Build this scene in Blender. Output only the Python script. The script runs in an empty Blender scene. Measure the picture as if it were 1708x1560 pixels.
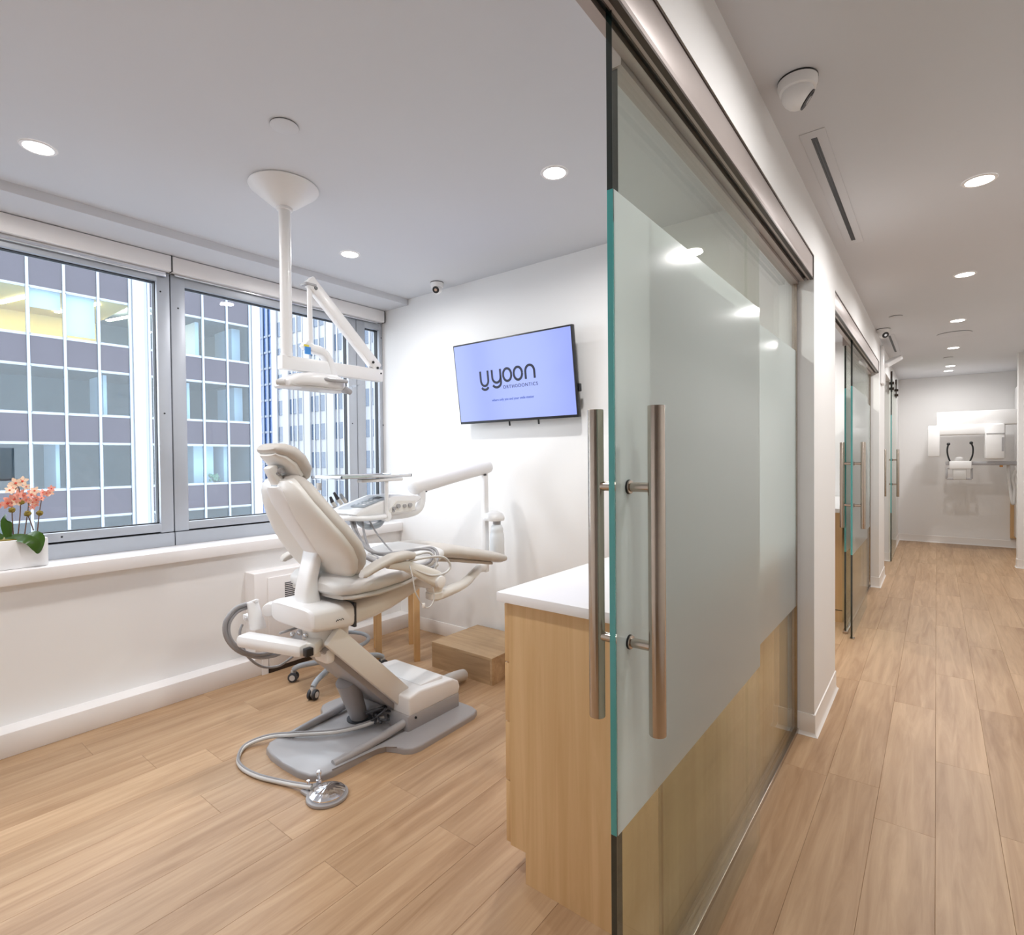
import bpy, bmesh, math, random
from mathutils import Vector, Matrix
random.seed(7)
S = bpy.context.scene
C = S.collection
# ------------------------------------------------------------------ camera
H = 1.356
FPX = 904.66
_y, _p, _r = math.radians(38.055), math.radians(-.915), math.radians(-.534)
_f = Vector((-math.sin(_y)*math.cos(_p), math.cos(_y)*math.cos(_p), math.sin(_p)))
_rt = Vector((math.cos(_y), math.sin(_y), 0)); _up = _rt.cross(_f)
RT = _rt*math.cos(_r) + _up*math.sin(_r)
UP = -_rt*math.sin(_r) + _up*math.cos(_r)
cam = bpy.data.cameras.new('camera'); camo = bpy.data.objects.new('camera', cam); C.objects.link(camo)
camo.matrix_world = Matrix(((RT.x, UP.x, -_f.x, 0), (RT.y, UP.y, -_f.y, 0), (RT.z, UP.z, -_f.z, H), (0, 0, 0, 1)))
cam.sensor_fit = 'HORIZONTAL'; cam.sensor_width = 36; cam.lens = FPX*36/1708; cam.clip_start = .02; cam.clip_end = 500
S.camera = camo
def at(x, y, ax, v):
    """photo pixel -> point on the plane (axis ax = v)"""
    d = RT*((x-854)/FPX) + UP*(-(y-780)/FPX) + _f
    o = Vector((0, 0, H)); return o + d*((v-o[ax])/d[ax])
# ------------------------------------------------------------------ world, exposure
S.view_settings.view_transform = 'Standard'; S.view_settings.look = 'None'
S.view_settings.exposure = 0.26; S.view_settings.gamma = 1.0; S.view_settings.use_curve_mapping = False
W = bpy.data.worlds.new('overcast_sky'); S.world = W; W.use_nodes = True
_bg = W.node_tree.nodes['Background']; _bg.inputs[0].default_value = (.84, .92, 1.0, 1); _bg.inputs[1].default_value = 4.4
S.cycles.max_bounces = 10; S.cycles.diffuse_bounces = 5; S.cycles.glossy_bounces = 4; S.cycles.transmission_bounces = 8
S.cycles.transparent_max_bounces = 24; S.cycles.caustics_reflective = False; S.cycles.caustics_refractive = False
S.cycles.sample_clamp_indirect = 6; S.cycles.use_denoising = True
LAMP_W = 11.0       # watts of one recessed downlight
LAMP_COL = (1.0, .985, .975)
LAMP_EMIT = 14.0
# ------------------------------------------------------------------ materials
def lin(c):
    c = c/255.0; return c/12.92 if c <= .04045 else ((c+.055)/1.055)**2.4
def rgb(r, g, b): return (lin(r), lin(g), lin(b), 1)
def mat(name, col, rough=.5, metal=0, spec=.5, coat=0, emit=None, es=0, noise=None, bump=None):
    m = bpy.data.materials.new(name); m.use_nodes = True; n = m.node_tree; b = n.nodes['Principled BSDF']
    b.inputs['Base Color'].default_value = col; b.inputs['Roughness'].default_value = rough
    b.inputs['Metallic'].default_value = metal; b.inputs['Specular IOR Level'].default_value = spec
    b.inputs['Coat Weight'].default_value = coat
    if emit: b.inputs['Emission Color'].default_value = emit; b.inputs['Emission Strength'].default_value = es
    if noise:   # slight procedural mottling of the colour and gloss
        sc, amt = noise
        g = n.nodes.new('ShaderNodeNewGeometry'); t = n.nodes.new('ShaderNodeTexNoise'); t.inputs['Scale'].default_value = sc
        t.inputs['Detail'].default_value = 4
        n.links.new(g.outputs['Position'], t.inputs['Vector'])
        mx = n.nodes.new('ShaderNodeMix'); mx.data_type = 'RGBA'
        mx.inputs['A'].default_value = tuple(c*(1-amt) for c in col[:3])+(1,)
        mx.inputs['B'].default_value = tuple(min(1, c*(1+amt)) for c in col[:3])+(1,)
        n.links.new(t.outputs['Fac'], mx.inputs['Factor']); n.links.new(mx.outputs['Result'], b.inputs['Base Color'])
        if bump:
            bp = n.nodes.new('ShaderNodeBump'); bp.inputs['Strength'].default_value = bump; bp.inputs['Distance'].default_value = .002
            n.links.new(t.outputs['Fac'], bp.inputs['Height']); n.links.new(bp.outputs['Normal'], b.inputs['Normal'])
    return m
def wood(name, c1, c2, scale, rough=.45, rand=.0, spec=.4):
    """grain stretched by scale=(sx,sy,sz); rand: per-object tone shift"""
    m = bpy.data.materials.new(name); m.use_nodes = True; n = m.node_tree; b = n.nodes['Principled BSDF']; L = n.links.new
    g = n.nodes.new('ShaderNodeNewGeometry'); oi = n.nodes.new('ShaderNodeObjectInfo')
    sc = n.nodes.new('ShaderNodeVectorMath'); sc.operation = 'MULTIPLY'; sc.inputs[1].default_value = scale
    L(g.outputs['Position'], sc.inputs[0])
    rv = n.nodes.new('ShaderNodeVectorMath'); rv.operation = 'SCALE'; rv.inputs[0].default_value = (37, 91, 53); L(oi.outputs['Random'], rv.inputs['Scale'])
    ad = n.nodes.new('ShaderNodeVectorMath'); L(sc.outputs[0], ad.inputs[0]); L(rv.outputs[0], ad.inputs[1])
    t = n.nodes.new('ShaderNodeTexNoise'); t.inputs['Scale'].default_value = 1; t.inputs['Detail'].default_value = 5; t.inputs['Roughness'].default_value = .62
    t.inputs['Distortion'].default_value = .8
    L(ad.outputs[0], t.inputs['Vector'])
    t2 = n.nodes.new('ShaderNodeTexNoise'); t2.inputs['Scale'].default_value = .28; t2.inputs['Detail'].default_value = 2; L(ad.outputs[0], t2.inputs['Vector'])
    mm = n.nodes.new('ShaderNodeMath'); mm.operation = 'MULTIPLY_ADD'; L(t.outputs['Fac'], mm.inputs[0]); mm.inputs[1].default_value = .65
    m3 = n.nodes.new('ShaderNodeMath'); m3.operation = 'MULTIPLY'; L(t2.outputs['Fac'], m3.inputs[0]); m3.inputs[1].default_value = .45; L(m3.outputs[0], mm.inputs[2])
    r = n.nodes.new('ShaderNodeValToRGB'); r.color_ramp.elements[0].position = .34; r.color_ramp.elements[1].position = .74
    r.color_ramp.elements[0].color = c2; r.color_ramp.elements[1].color = c1; L(mm.outputs[0], r.inputs['Fac'])
    hs = n.nodes.new('ShaderNodeHueSaturation'); L(r.outputs['Color'], hs.inputs['Color'])
    mr = n.nodes.new('ShaderNodeMapRange'); mr.inputs['To Min'].default_value = 1-rand; mr.inputs['To Max'].default_value = 1+rand
    L(oi.outputs['Random'], mr.inputs['Value']); L(mr.outputs[0], hs.inputs['Value'])
    L(hs.outputs['Color'], b.inputs['Base Color']); b.inputs['Roughness'].default_value = rough; b.inputs['Specular IOR Level'].default_value = spec
    bp = n.nodes.new('ShaderNodeBump'); bp.inputs['Strength'].default_value = .08; bp.inputs['Distance'].default_value = .001
    L(t.outputs['Fac'], bp.inputs['Height']); L(bp.outputs['Normal'], b.inputs['Normal'])
    return m
def glass(name, tint, gl=1.0, rough=0.0, base=.03):
    """flat pane: tinted see-through plus mirror by Fresnel"""
    m = bpy.data.materials.new(name); m.use_nodes = True; n = m.node_tree; n.nodes.clear(); L = n.links.new
    o = n.nodes.new('ShaderNodeOutputMaterial'); tr = n.nodes.new('ShaderNodeBsdfTransparent'); tr.inputs[0].default_value = tint
    g = n.nodes.new('ShaderNodeBsdfGlossy'); g.inputs['Roughness'].default_value = rough
    fr = n.nodes.new('ShaderNodeLayerWeight'); fr.inputs['Blend'].default_value = .5
    pw = n.nodes.new('ShaderNodeMath'); pw.operation = 'POWER'; pw.inputs[1].default_value = 4.5; L(fr.outputs['Facing'], pw.inputs[0])
    k = n.nodes.new('ShaderNodeMath'); k.operation = 'MULTIPLY_ADD'; k.inputs[1].default_value = .8*gl; k.inputs[2].default_value = base; L(pw.outputs[0], k.inputs[0]); k.use_clamp = True
    mx = n.nodes.new('ShaderNodeMixShader'); L(k.outputs[0], mx.inputs[0]); L(tr.outputs[0], mx.inputs[1]); L(g.outputs[0], mx.inputs[2])
    L(mx.outputs[0], o.inputs['Surface']); return m
def frost(name):
    m = bpy.data.materials.new(name); m.use_nodes = True; n = m.node_tree; n.nodes.clear(); L = n.links.new
    o = n.nodes.new('ShaderNodeOutputMaterial')
    tl = n.nodes.new('ShaderNodeBsdfTranslucent'); tl.inputs[0].default_value = (.93, .97, .96, 1)
    df = n.nodes.new('ShaderNodeBsdfDiffuse'); df.inputs[0].default_value = (.88, .92, .92, 1)
    rf = n.nodes.new('ShaderNodeBsdfRefraction'); rf.inputs['Roughness'].default_value = .55; rf.inputs['IOR'].default_value = 1.02
    rf.inputs[0].default_value = (.9, .96, .93, 1)
    m1 = n.nodes.new('ShaderNodeMixShader'); m1.inputs[0].default_value = .42; L(tl.outputs[0], m1.inputs[1]); L(df.outputs[0], m1.inputs[2])
    m2 = n.nodes.new('ShaderNodeMixShader'); m2.inputs[0].default_value = .3; L(m1.outputs[0], m2.inputs[1]); L(rf.outputs[0], m2.inputs[2])
    gl = n.nodes.new('ShaderNodeBsdfGlossy'); gl.inputs['Roughness'].default_value = .12
    fr = n.nodes.new('ShaderNodeLayerWeight'); fr.inputs['Blend'].default_value = .5
    pw = n.nodes.new('ShaderNodeMath'); pw.operation = 'POWER'; pw.inputs[1].default_value = 4; L(fr.outputs['Facing'], pw.inputs[0])
    k = n.nodes.new('ShaderNodeMath'); k.operation = 'MULTIPLY_ADD'; k.inputs[1].default_value = .6; k.inputs[2].default_value = .03; L(pw.outputs[0], k.inputs[0])
    m3 = n.nodes.new('ShaderNodeMixShader'); L(k.outputs[0], m3.inputs[0]); L(m2.outputs[0], m3.inputs[1]); L(gl.outputs[0], m3.inputs[2])
    L(m3.outputs[0], o.inputs['Surface']); return m
M = {}
M['wall'] = mat('wall_paint', rgb(234, 233, 232), .6, noise=(3, .01))
M['ceil'] = mat('ceiling_paint', rgb(212, 213, 217), .7, noise=(3, .01))
M['trim'] = mat('trim_white', rgb(240, 237, 236), .35, noise=(6, .01))
M['rubber'] = mat('vinyl_base_white', rgb(236, 232, 228), .4)
M['plank'] = wood('oak_vinyl_plank', rgb(200, 168, 134), rgb(154, 119, 86), (24, 1.6, 24), .40, .05)
M['cab'] = wood('oak_laminate', rgb(226, 192, 146), rgb(202, 162, 112), (26, 26, 1.1), .42)
M['step'] = wood('oak_step', rgb(194, 164, 128), rgb(150, 120, 88), (2, 22, 22), .5)
M['leg'] = wood('birch_leg', rgb(225, 188, 140), rgb(205, 164, 114), (30, 30, 2), .45)
M['counter'] = mat('quartz_white', rgb(240, 238, 238), .25, noise=(40, .01))
M['alu'] = mat('window_aluminium', rgb(178, 183, 191), .42, .2, noise=(9, .03))
M['joint'] = mat('floor_joint', rgb(120, 86, 58), .7)
M['dark'] = mat('black_gap', rgb(22, 24, 28), .6)
M['header'] = mat('header_anodised', rgb(176, 166, 162), .42, .35, noise=(5, .02))
M['bronze'] = mat('dark_bronze', rgb(70, 60, 54), .4, .6)
M['steel'] = mat('brushed_steel', rgb(192, 181, 170), .24, 1.0, noise=(60, .05))
M['chrome'] = mat('chrome', rgb(225, 226, 230), .12, 1.0)
M['glass'] = glass('door_glass_clear', (.955, .975, .945, 1), .75)
M['frost'] = frost('frosted_film')
M['edge_lit'] = mat('glass_edge_lit_teal', rgb(72, 168, 168), .15, coat=.6)  # light entering through the frost, painted into the edge colour
M['edge_unlit'] = mat('glass_edge_unlit_dark', rgb(18, 36, 34), .12, coat=.6)  # same glass edge beside clear glass, its lack of light painted dark
M['winglass'] = glass('window_glass', (.985, .99, .995, 1), .3, base=.015)
M['white_pl'] = mat('white_plastic', rgb(238, 237, 237), .35, coat=.15)
M['cream'] = mat('cream_shell', rgb(230, 227, 222), .38, coat=.2, noise=(4, .01))
M['beige'] = mat('beige_upholstery', rgb(200, 193, 185), .45, noise=(55, .02), bump=.08)
M['beige_lt'] = mat('light_upholstery', rgb(216, 214, 212), .42, noise=(55, .02), bump=.08)
M['greycast'] = mat('grey_casting', rgb(164, 162, 164), .38, coat=.2)
M['greyblue'] = mat('bluegrey_plastic', rgb(165, 172, 180), .4)
M['hose'] = mat('grey_hose', rgb(150, 148, 150), .45)
M['hose_lt'] = mat('light_hose', rgb(206, 204, 202), .4)
M['black'] = mat('black_plastic', rgb(28, 29, 33), .35)
M['charcoal'] = mat('charcoal_rubber', rgb(58, 60, 66), .5)
M['ink'] = mat('logo_ink', rgb(20, 24, 46), .6)
M['ink_blue'] = mat('tagline_ink', rgb(50, 80, 160), .6)
M['blue'] = mat('sticker_blue', rgb(60, 140, 220), .5)
M['yellow'] = mat('sticker_yellow', rgb(220, 205, 70), .5)
M['lamp'] = mat('lamp_diffuser', rgb(255, 250, 244), .5, emit=(1, .96, .92, 1), es=LAMP_EMIT)
M['leaf'] = mat('orchid_leaf', rgb(74, 112, 30), .3, coat=.3, noise=(14, .25))
M['stem'] = mat('orchid_stem', rgb(96, 62, 40), .5, noise=(30, .2))
M['moss'] = mat('moss', rgb(128, 110, 38), .8, noise=(60, .5), bump=1.0)
M['petal'] = mat('petal_coral', rgb(240, 168, 150), .55, noise=(40, .15))
M['petal2'] = mat('petal_peach', rgb(248, 214, 186), .55, noise=(40, .12))
M['lip'] = mat('petal_lip', rgb(222, 92, 72), .55)
# ------------------------------------------------------------------ mesh helpers
def B(): return bmesh.new()
def obj(name, bm, m, parent=None, smooth=True, ang=38):
    me = bpy.data.meshes.new(name); bmesh.ops.recalc_face_normals(bm, faces=bm.faces); bm.to_mesh(me); bm.free()
    for x in (m if isinstance(m, (list, tuple)) else [m]): me.materials.append(M[x] if isinstance(x, str) else x)
    if smooth:
        me.polygons.foreach_set('use_smooth', [True]*len(me.polygons)); me.set_sharp_from_angle(angle=math.radians(ang))
    o = bpy.data.objects.new(name, me); C.objects.link(o)
    if parent is not None: o.parent = parent; o.matrix_parent_inverse = Matrix.Translation(-parent.location) if parent.type == 'EMPTY' else Matrix.Identity(4)
    return o
def tag(o, label, cat, group=None):
    o['label'] = label; o['category'] = cat
    if group: o['group'] = group
    return o
def thing(name, label, cat, loc=(0, 0, 0), group=None):
    e = bpy.data.objects.new(name, None); C.objects.link(e); e.location = loc; e.empty_display_size = .1
    return tag(e, label, cat, group)
def struct(o, label=None):
    o['kind'] = 'structure'
    if label: o['label'] = label
    return o
def box(bm, x0, x1, y0, y1, z0, z1, bev=0, seg=2, mi=0):
    return obox(bm, ((x0+x1)/2, (y0+y1)/2, (z0+z1)/2), (abs(x1-x0), abs(y1-y0), abs(z1-z0)), None, bev, seg, mi)
def obox(bm, c, s, R=None, bev=0, seg=2, mi=0):
    t = bmesh.ops.create_cube(bm, size=1.0)['verts']
    for v in t: v.co = Vector((v.co.x*s[0], v.co.y*s[1], v.co.z*s[2]))
    fs = list({f for v in t for f in v.link_faces})
    if bev:
        r = bmesh.ops.bevel(bm, geom=list({e for v in t for e in v.link_edges}), offset=min(bev, .49*min(s)), segments=seg, profile=.5, affect='EDGES')
        fs = list({f for f in r['faces']} | {f for f in fs if f.is_valid}); t = list({v for f in fs for v in f.verts})
        st = list(t); seen = set(t)
        while st:
            v = st.pop()
            for e in v.link_edges:
                w = e.other_vert(v)
                if w not in seen: seen.add(w); st.append(w)
        t = list(seen)
    for f in {f for v in t for f in v.link_faces}: f.material_index = mi
    c = Vector(c)
    for v in t: v.co = (R @ v.co if R is not None else v.co) + c
    return t
def frame(d, up=(0, 0, 1)):
    """3x3 with z along d"""
    z = Vector(d).normalized(); u = Vector(up)
    if abs(z.dot(u)) > .98: u = Vector((0, 1, 0))
    x = u.cross(z).normalized(); y = z.cross(x)
    return Matrix((x, y, z)).transposed()
def bar(bm, p0, p1, w, h, bev=0, up=(0, 0, 1), seg=2, mi=0):
    """box from p0 to p1; h along up-ish, w sideways"""
    p0, p1 = Vector(p0), Vector(p1); R = frame(p1-p0, up)
    return obox(bm, (p0+p1)/2, (w, h, (p1-p0).length), R, bev, seg, mi)
def loft(bm, rings, cap=True, closed=False, mi=0):
    vs = [[bm.verts.new(p) for p in r] for r in rings]; n = len(vs[0])
    m = len(vs)
    for i in range(m if closed else m-1):
        a, b = vs[i], vs[(i+1) % m]
        for j in range(n):
            f = bm.faces.new((a[j], a[(j+1) % n], b[(j+1) % n], b[j])); f.material_index = mi
    if cap and not closed:
        bm.faces.new(list(reversed(vs[0]))).material_index = mi; bm.faces.new(vs[-1]).material_index = mi
def ring(c, u, v, n=24, pw=2.0):
    c, u, v = Vector(c), Vector(u), Vector(v); out = []
    for i in range(n):
        a = 2*math.pi*i/n; x, y = math.cos(a), math.sin(a)
        out.append(c + u*(math.copysign(abs(x)**(2/pw), x)) + v*(math.copysign(abs(y)**(2/pw), y)))
    return out
def cyl(bm, p0, p1, r0, r1=None, n=24, mi=0, bev=0):
    p0, p1 = Vector(p0), Vector(p1); r1 = r0 if r1 is None else r1; R = frame(p1-p0); x, y = R.col[0], R.col[1]; d = (p1-p0)
    if bev:
        k = bev/d.length
        loft(bm, [ring(p0, x*(r0-bev), y*(r0-bev), n), ring(p0+d*k*.3, x*(r0-bev*.3), y*(r0-bev*.3), n), ring(p0+d*k, x*r0, y*r0, n),
                  ring(p1-d*k, x*r1, y*r1, n), ring(p1-d*k*.3, x*(r1-bev*.3), y*(r1-bev*.3), n), ring(p1, x*(r1-bev), y*(r1-bev), n)], mi=mi)
    else: loft(bm, [ring(p0, x*r0, y*r0, n), ring(p1, x*r1, y*r1, n)], mi=mi)
def lathe(bm, prof, c, d=(0, 0, 1), n=32, mi=0):
    c = Vector(c); R = frame(d); x, y, z = R.col[0], R.col[1], R.col[2]
    loft(bm, [ring(c+z*h, x*max(r, 1e-4), y*max(r, 1e-4), n) for r, h in prof], mi=mi)
def spline(pts, k=8, closed=False):
    P = [Vector(p) for p in pts]; n = len(P); out = []
    for i in range(n if closed else n-1):
        if closed: a, b, c, d = P[i-1], P[i], P[(i+1) % n], P[(i+2) % n]
        else: a, b, c, d = P[max(i-1, 0)], P[i], P[i+1], P[min(i+2, n-1)]
        for j in range(k):
            t = j/k
            out.append(.5*((2*b)+(c-a)*t+(2*a-5*b+4*c-d)*t*t+(3*b-a-3*c+d)*t*t*t))
    if not closed: out.append(P[-1])
    return out
def tube(bm, pts, r, n=10, k=6, closed=False, mi=0, r1=None):
    P = spline(pts, k, closed) if k else [Vector(p) for p in pts]; m = len(P); rings = []
    t0 = (P[1]-P[0]).normalized(); R = frame(t0); x = R.col[0].copy()
    for i, p in enumerate(P):
        if closed: t = (P[(i+1) % m]-P[i-1]).normalized()
        else: t = (P[min(i+1, m-1)]-P[max(i-1, 0)]).normalized()
        x = (x-t*x.dot(t)).normalized(); y = t.cross(x)
        rr = r if r1 is None else r+(r1-r)*i/(m-1)
        rings.append(ring(p, x*rr, y*rr, n))
    loft(bm, rings, closed=closed, mi=mi)
def prism(bm, poly, lo, hi, bev=0, fn=None, mi=0):
    """polygon (a,b) extruded lo..hi; fn(a,b,h)->Vector"""
    fn = fn or (lambda a, b, h: Vector((a, b, h)))
    lo_v = [bm.verts.new(fn(a, b, lo)) for a, b in poly]; hi_v = [bm.verts.new(fn(a, b, hi)) for a, b in poly]; n = len(poly)
    f0 = bm.faces.new(list(reversed(lo_v))); f1 = bm.faces.new(hi_v)
    for i in range(n): bm.faces.new((lo_v[i], lo_v[(i+1) % n], hi_v[(i+1) % n], hi_v[i]))
    for f in {f for v in lo_v+hi_v for f in v.link_faces}: f.material_index = mi
    if bev: bmesh.ops.bevel(bm, geom=list({e for e in f1.edges}), offset=bev, segments=3, profile=.5, affect='EDGES')
def strip(bm, pts, w, fn, h0=0, h1=.0006):
    """flat lettering stroke through 2-D pts with width w, in the plane given by fn(a,b,h)"""
    P = [Vector(p) for p in pts]; L_, R_ = [], []
    for i, p in enumerate(P):
        t = (P[min(i+1, len(P)-1)]-P[max(i-1, 0)]).normalized(); nrm = Vector((-t.y, t.x))
        L_.append(p+nrm*w/2); R_.append(p-nrm*w/2)
    for i in range(len(P)-1):
        q = [L_[i], L_[i+1], R_[i+1], R_[i]]
        a = [bm.verts.new(fn(v.x, v.y, h0)) for v in q]; b = [bm.verts.new(fn(v.x, v.y, h1)) for v in q]
        bm.faces.new(b); bm.faces.new(list(reversed(a)))
        for j in range(4): bm.faces.new((a[j], a[(j+1) % 4], b[(j+1) % 4], b[j]))
def arc(cx, cy, rx, ry, a0, a1, n=16):
    return [(cx+rx*math.cos(math.radians(a0+(a1-a0)*i/n)), cy+ry*math.sin(math.radians(a0+(a1-a0)*i/n))) for i in range(n+1)]
def textmesh(name, body, size, m, parent, fn, shear=0, sp_=1.0):
    cu = bpy.data.curves.new(name+'_curve', 'FONT'); cu.body = body; cu.size = size; cu.align_x = 'CENTER'; cu.extrude = .0003; cu.space_character = sp_; cu.shear = shear
    to = bpy.data.objects.new(name+'_tmp', cu); C.objects.link(to); dg = bpy.context.evaluated_depsgraph_get(); dg.update()
    me = bpy.data.meshes.new_from_object(to.evaluated_get(dg)); bpy.data.objects.remove(to)
    for v in me.vertices: v.co = fn(v.co.x, v.co.y, v.co.z)
    me.materials.clear(); me.materials.append(M[m]); o = bpy.data.objects.new(name, me); C.objects.link(o)
    if parent is not None: o.parent = parent; o.matrix_parent_inverse = Matrix.Translation(-parent.location)
    return o
def one(name, m, parent, shape, *a, **k):
    bm = B(); shape(bm, *a, **k); return obj(name, bm, m, parent)
def copy_tree(o, parent=None):
    c = o.copy(); C.objects.link(c)
    if parent is not None: c.parent = parent
    for ch in list(o.children): copy_tree(ch, c)
    return c
# ================================================================== SETTING
TY = 2.94            # face of the TV wall
XW = -.462           # corridor face of the partition
ZC, ZR = 2.555, 2.645
ZH = 2.20            # underside of the header
PITCH = 3.73         # room module along the corridor
def sbox(name, m, *a, label=None, parent=None, bev=0):
    bm = B(); box(bm, *a, bev=bev); o = obj(name, bm, m, parent)
    if parent is None: struct(o, label)
    return o
# ---- floor of planks
floor = sbox('floor', 'joint', -3.75, 1.9, -2.2, 10.75, -.12, -.0035, label='light oak vinyl plank floor')
rows = []
PW = .181; x = -3.62
pcount = 0
while x < 1.8:
    x1 = x+PW
    spans = [(-2.1, 10.62)] if x > -.62 and x < .95 else ([(-.9, TY), (3.63, 6.66)] if x <= -.62 else [(8.8, 10.62)])
    for (ya, yb) in spans:
        if x1 < -1.7 and ya > 3: continue
        y = ya-random.uniform(0, 1.2)
        while y < yb:
            y1 = y+1.22
            a, b = max(y, ya), min(y1, yb)
            if b-a > .02:
                bm = B(); box(bm, x+.0002, x1-.0002, a+.0002, b-.0002, -.0035, 0, bev=.0007, seg=1)
                obj('plank', bm, 'plank', floor); pcount += 1
            y = y1
    x = x1
# ---- ceilings
sbox('ceiling', 'ceil', -3.75, -.53, -1.0, TY+.01, ZR, ZR+.1, label='smooth white ceiling of the treatment room')
sbox('ceiling_corridor', 'ceil', -.53, 1.9, -2.2, 10.75, ZC, ZC+.19, label='smooth white ceiling of the corridor')
sbox('ceiling_far_room', 'ceil', -3.75, -.53, 3.6, 6.7, ZC, ZC+.1, label='white ceiling of the second room')
# ---- walls
sbox('wall_end', 'wall', -3.765, XW, TY, 3.625, 0, 2.75, label='white wall that carries the screen')
sbox('wall_near', 'wall', -3.9, XW, -1.1, -.9, 0, 2.75, label='white wall behind the viewer')
sbox('wall_corridor_near', 'wall', -.6, XW, -.9, -.12, 0, 2.75)
sbox('wall_lintel_1', 'wall', -.53, XW, -.12, TY, ZH+.112, 2.75, label='white strip of wall above the near glass front')
sbox('wall_lintel_2', 'wall', -.53, XW, 3.625, 6.67, ZH+.112, 2.75, label='white strip of wall above the second glass front')
sbox('wall_pier', 'wall', -3.9, XW, 6.67, 7.39, 0, 2.75, label='white pier between the second and third rooms')
sbox('wall_lintel_3', 'wall', -.6, XW, 7.39, 8.42, 2.3, 2.75)
sbox('wall_corridor_far', 'wall', -.9, -.478, 8.42, 10.8, 0, 2.75, label='white wall behind the far glass door')
sbox('wall_nook', 'wall', -1.7, -1.6, 7.3, 8.5, 0, 2.75)
sbox('ceiling_nook', 'ceil', -1.7, -.53, 7.3, 8.5, 2.45, 2.5)
sbox('wall_nook_side', 'wall', -1.7, -.9, 8.42, 8.5, 0, 2.75)
sbox('wall_far', 'wall', -.9, 2.0, 10.62, 10.8, 0, 2.75, label='white end wall of the corridor')
sbox('wall_right', 'wall', 1.05, 1.15, -2.2, 8.76, 0, 2.75, label='white right wall of the corridor')
sbox('wall_right_pier', 'wall', .762, 1.9, 8.76, 8.9, 0, 2.75, label='white wall end at the right edge')
sbox('wall_alcove', 'wall', 1.75, 1.9, 8.9, 10.7, 0, 2.75)
sbox('wall_rear', 'wall', -.6, 1.15, -2.2, -2.1, 0, 2.75)
sbox('wall_corridor_rear', 'wall', -.6, XW, -2.1, -1.1, 0, 2.75)
sbox('wall_far_room_left', 'wall', -3.75, -3.6, 3.6, 6.7, 0, 2.75)
# baseboards (coved vinyl base)
def baseb(name, x0, x1, y0, y1, h=.102):
    bm = B(); box(bm, x0, x1, y0, y1, 0, h, bev=.003); 
    return struct(obj(name, bm, 'rubber'))
baseb('baseboard_end', -3.36, XW+.004, TY-.006, TY)
def cove(name, pts):
    """coved foot of a vinyl base following pts (x,y) with outward normals"""
    bm = B(); prof = [(0, .106), (.005, .104), (.005, .02), (.009, .008), (.017, .001), (0, .0)]
    rings = [[Vector((p[0]+n[0]*a, p[1]+n[1]*a, z)) for a, z in prof] for p, n in pts]
    loft(bm, rings); return struct(obj(name, bm, 'rubber'), 'white vinyl base with a coved foot')
cove('baseboard_pier_1', [((-.60, TY), (0, -1)), ((XW-.001, TY), (0, -1)), ((XW, TY+.001), (1, -1)), ((XW, TY+.002), (1, 0)), ((XW, 3.624), (1, 0)), ((XW, 3.625), (1, 1)), ((XW-.001, 3.625), (0, 1)), ((-.6, 3.625), (0, 1))])
cove('baseboard_pier_2', [((-.60, 6.67), (0, -1)), ((XW-.001, 6.67), (0, -1)), ((XW, 6.671), (1, -1)), ((XW, 6.672), (1, 0)), ((XW, 7.389), (1, 0)), ((XW, 7.39), (1, 1)), ((-.6, 7.39), (0, 1))])
cove('baseboard_nook', [((-1.2, 8.42), (0, -1)), ((-.478, 8.42), (0, -1)), ((-.478, 8.423), (1, 0)), ((-.478, 10.61), (1, 0))])
cove('baseboard_far', [((-.478, 10.62), (0, -1)), ((1.7, 10.62), (0, -1))])
cove('baseboard_right_pier', [((.762, 8.9), (-1, 0)), ((.762, 8.761), (-1, 0)), ((.763, 8.76), (-1, -1)), ((.764, 8.76), (0, -1)), ((1.0, 8.76), (0, -1))])
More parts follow.
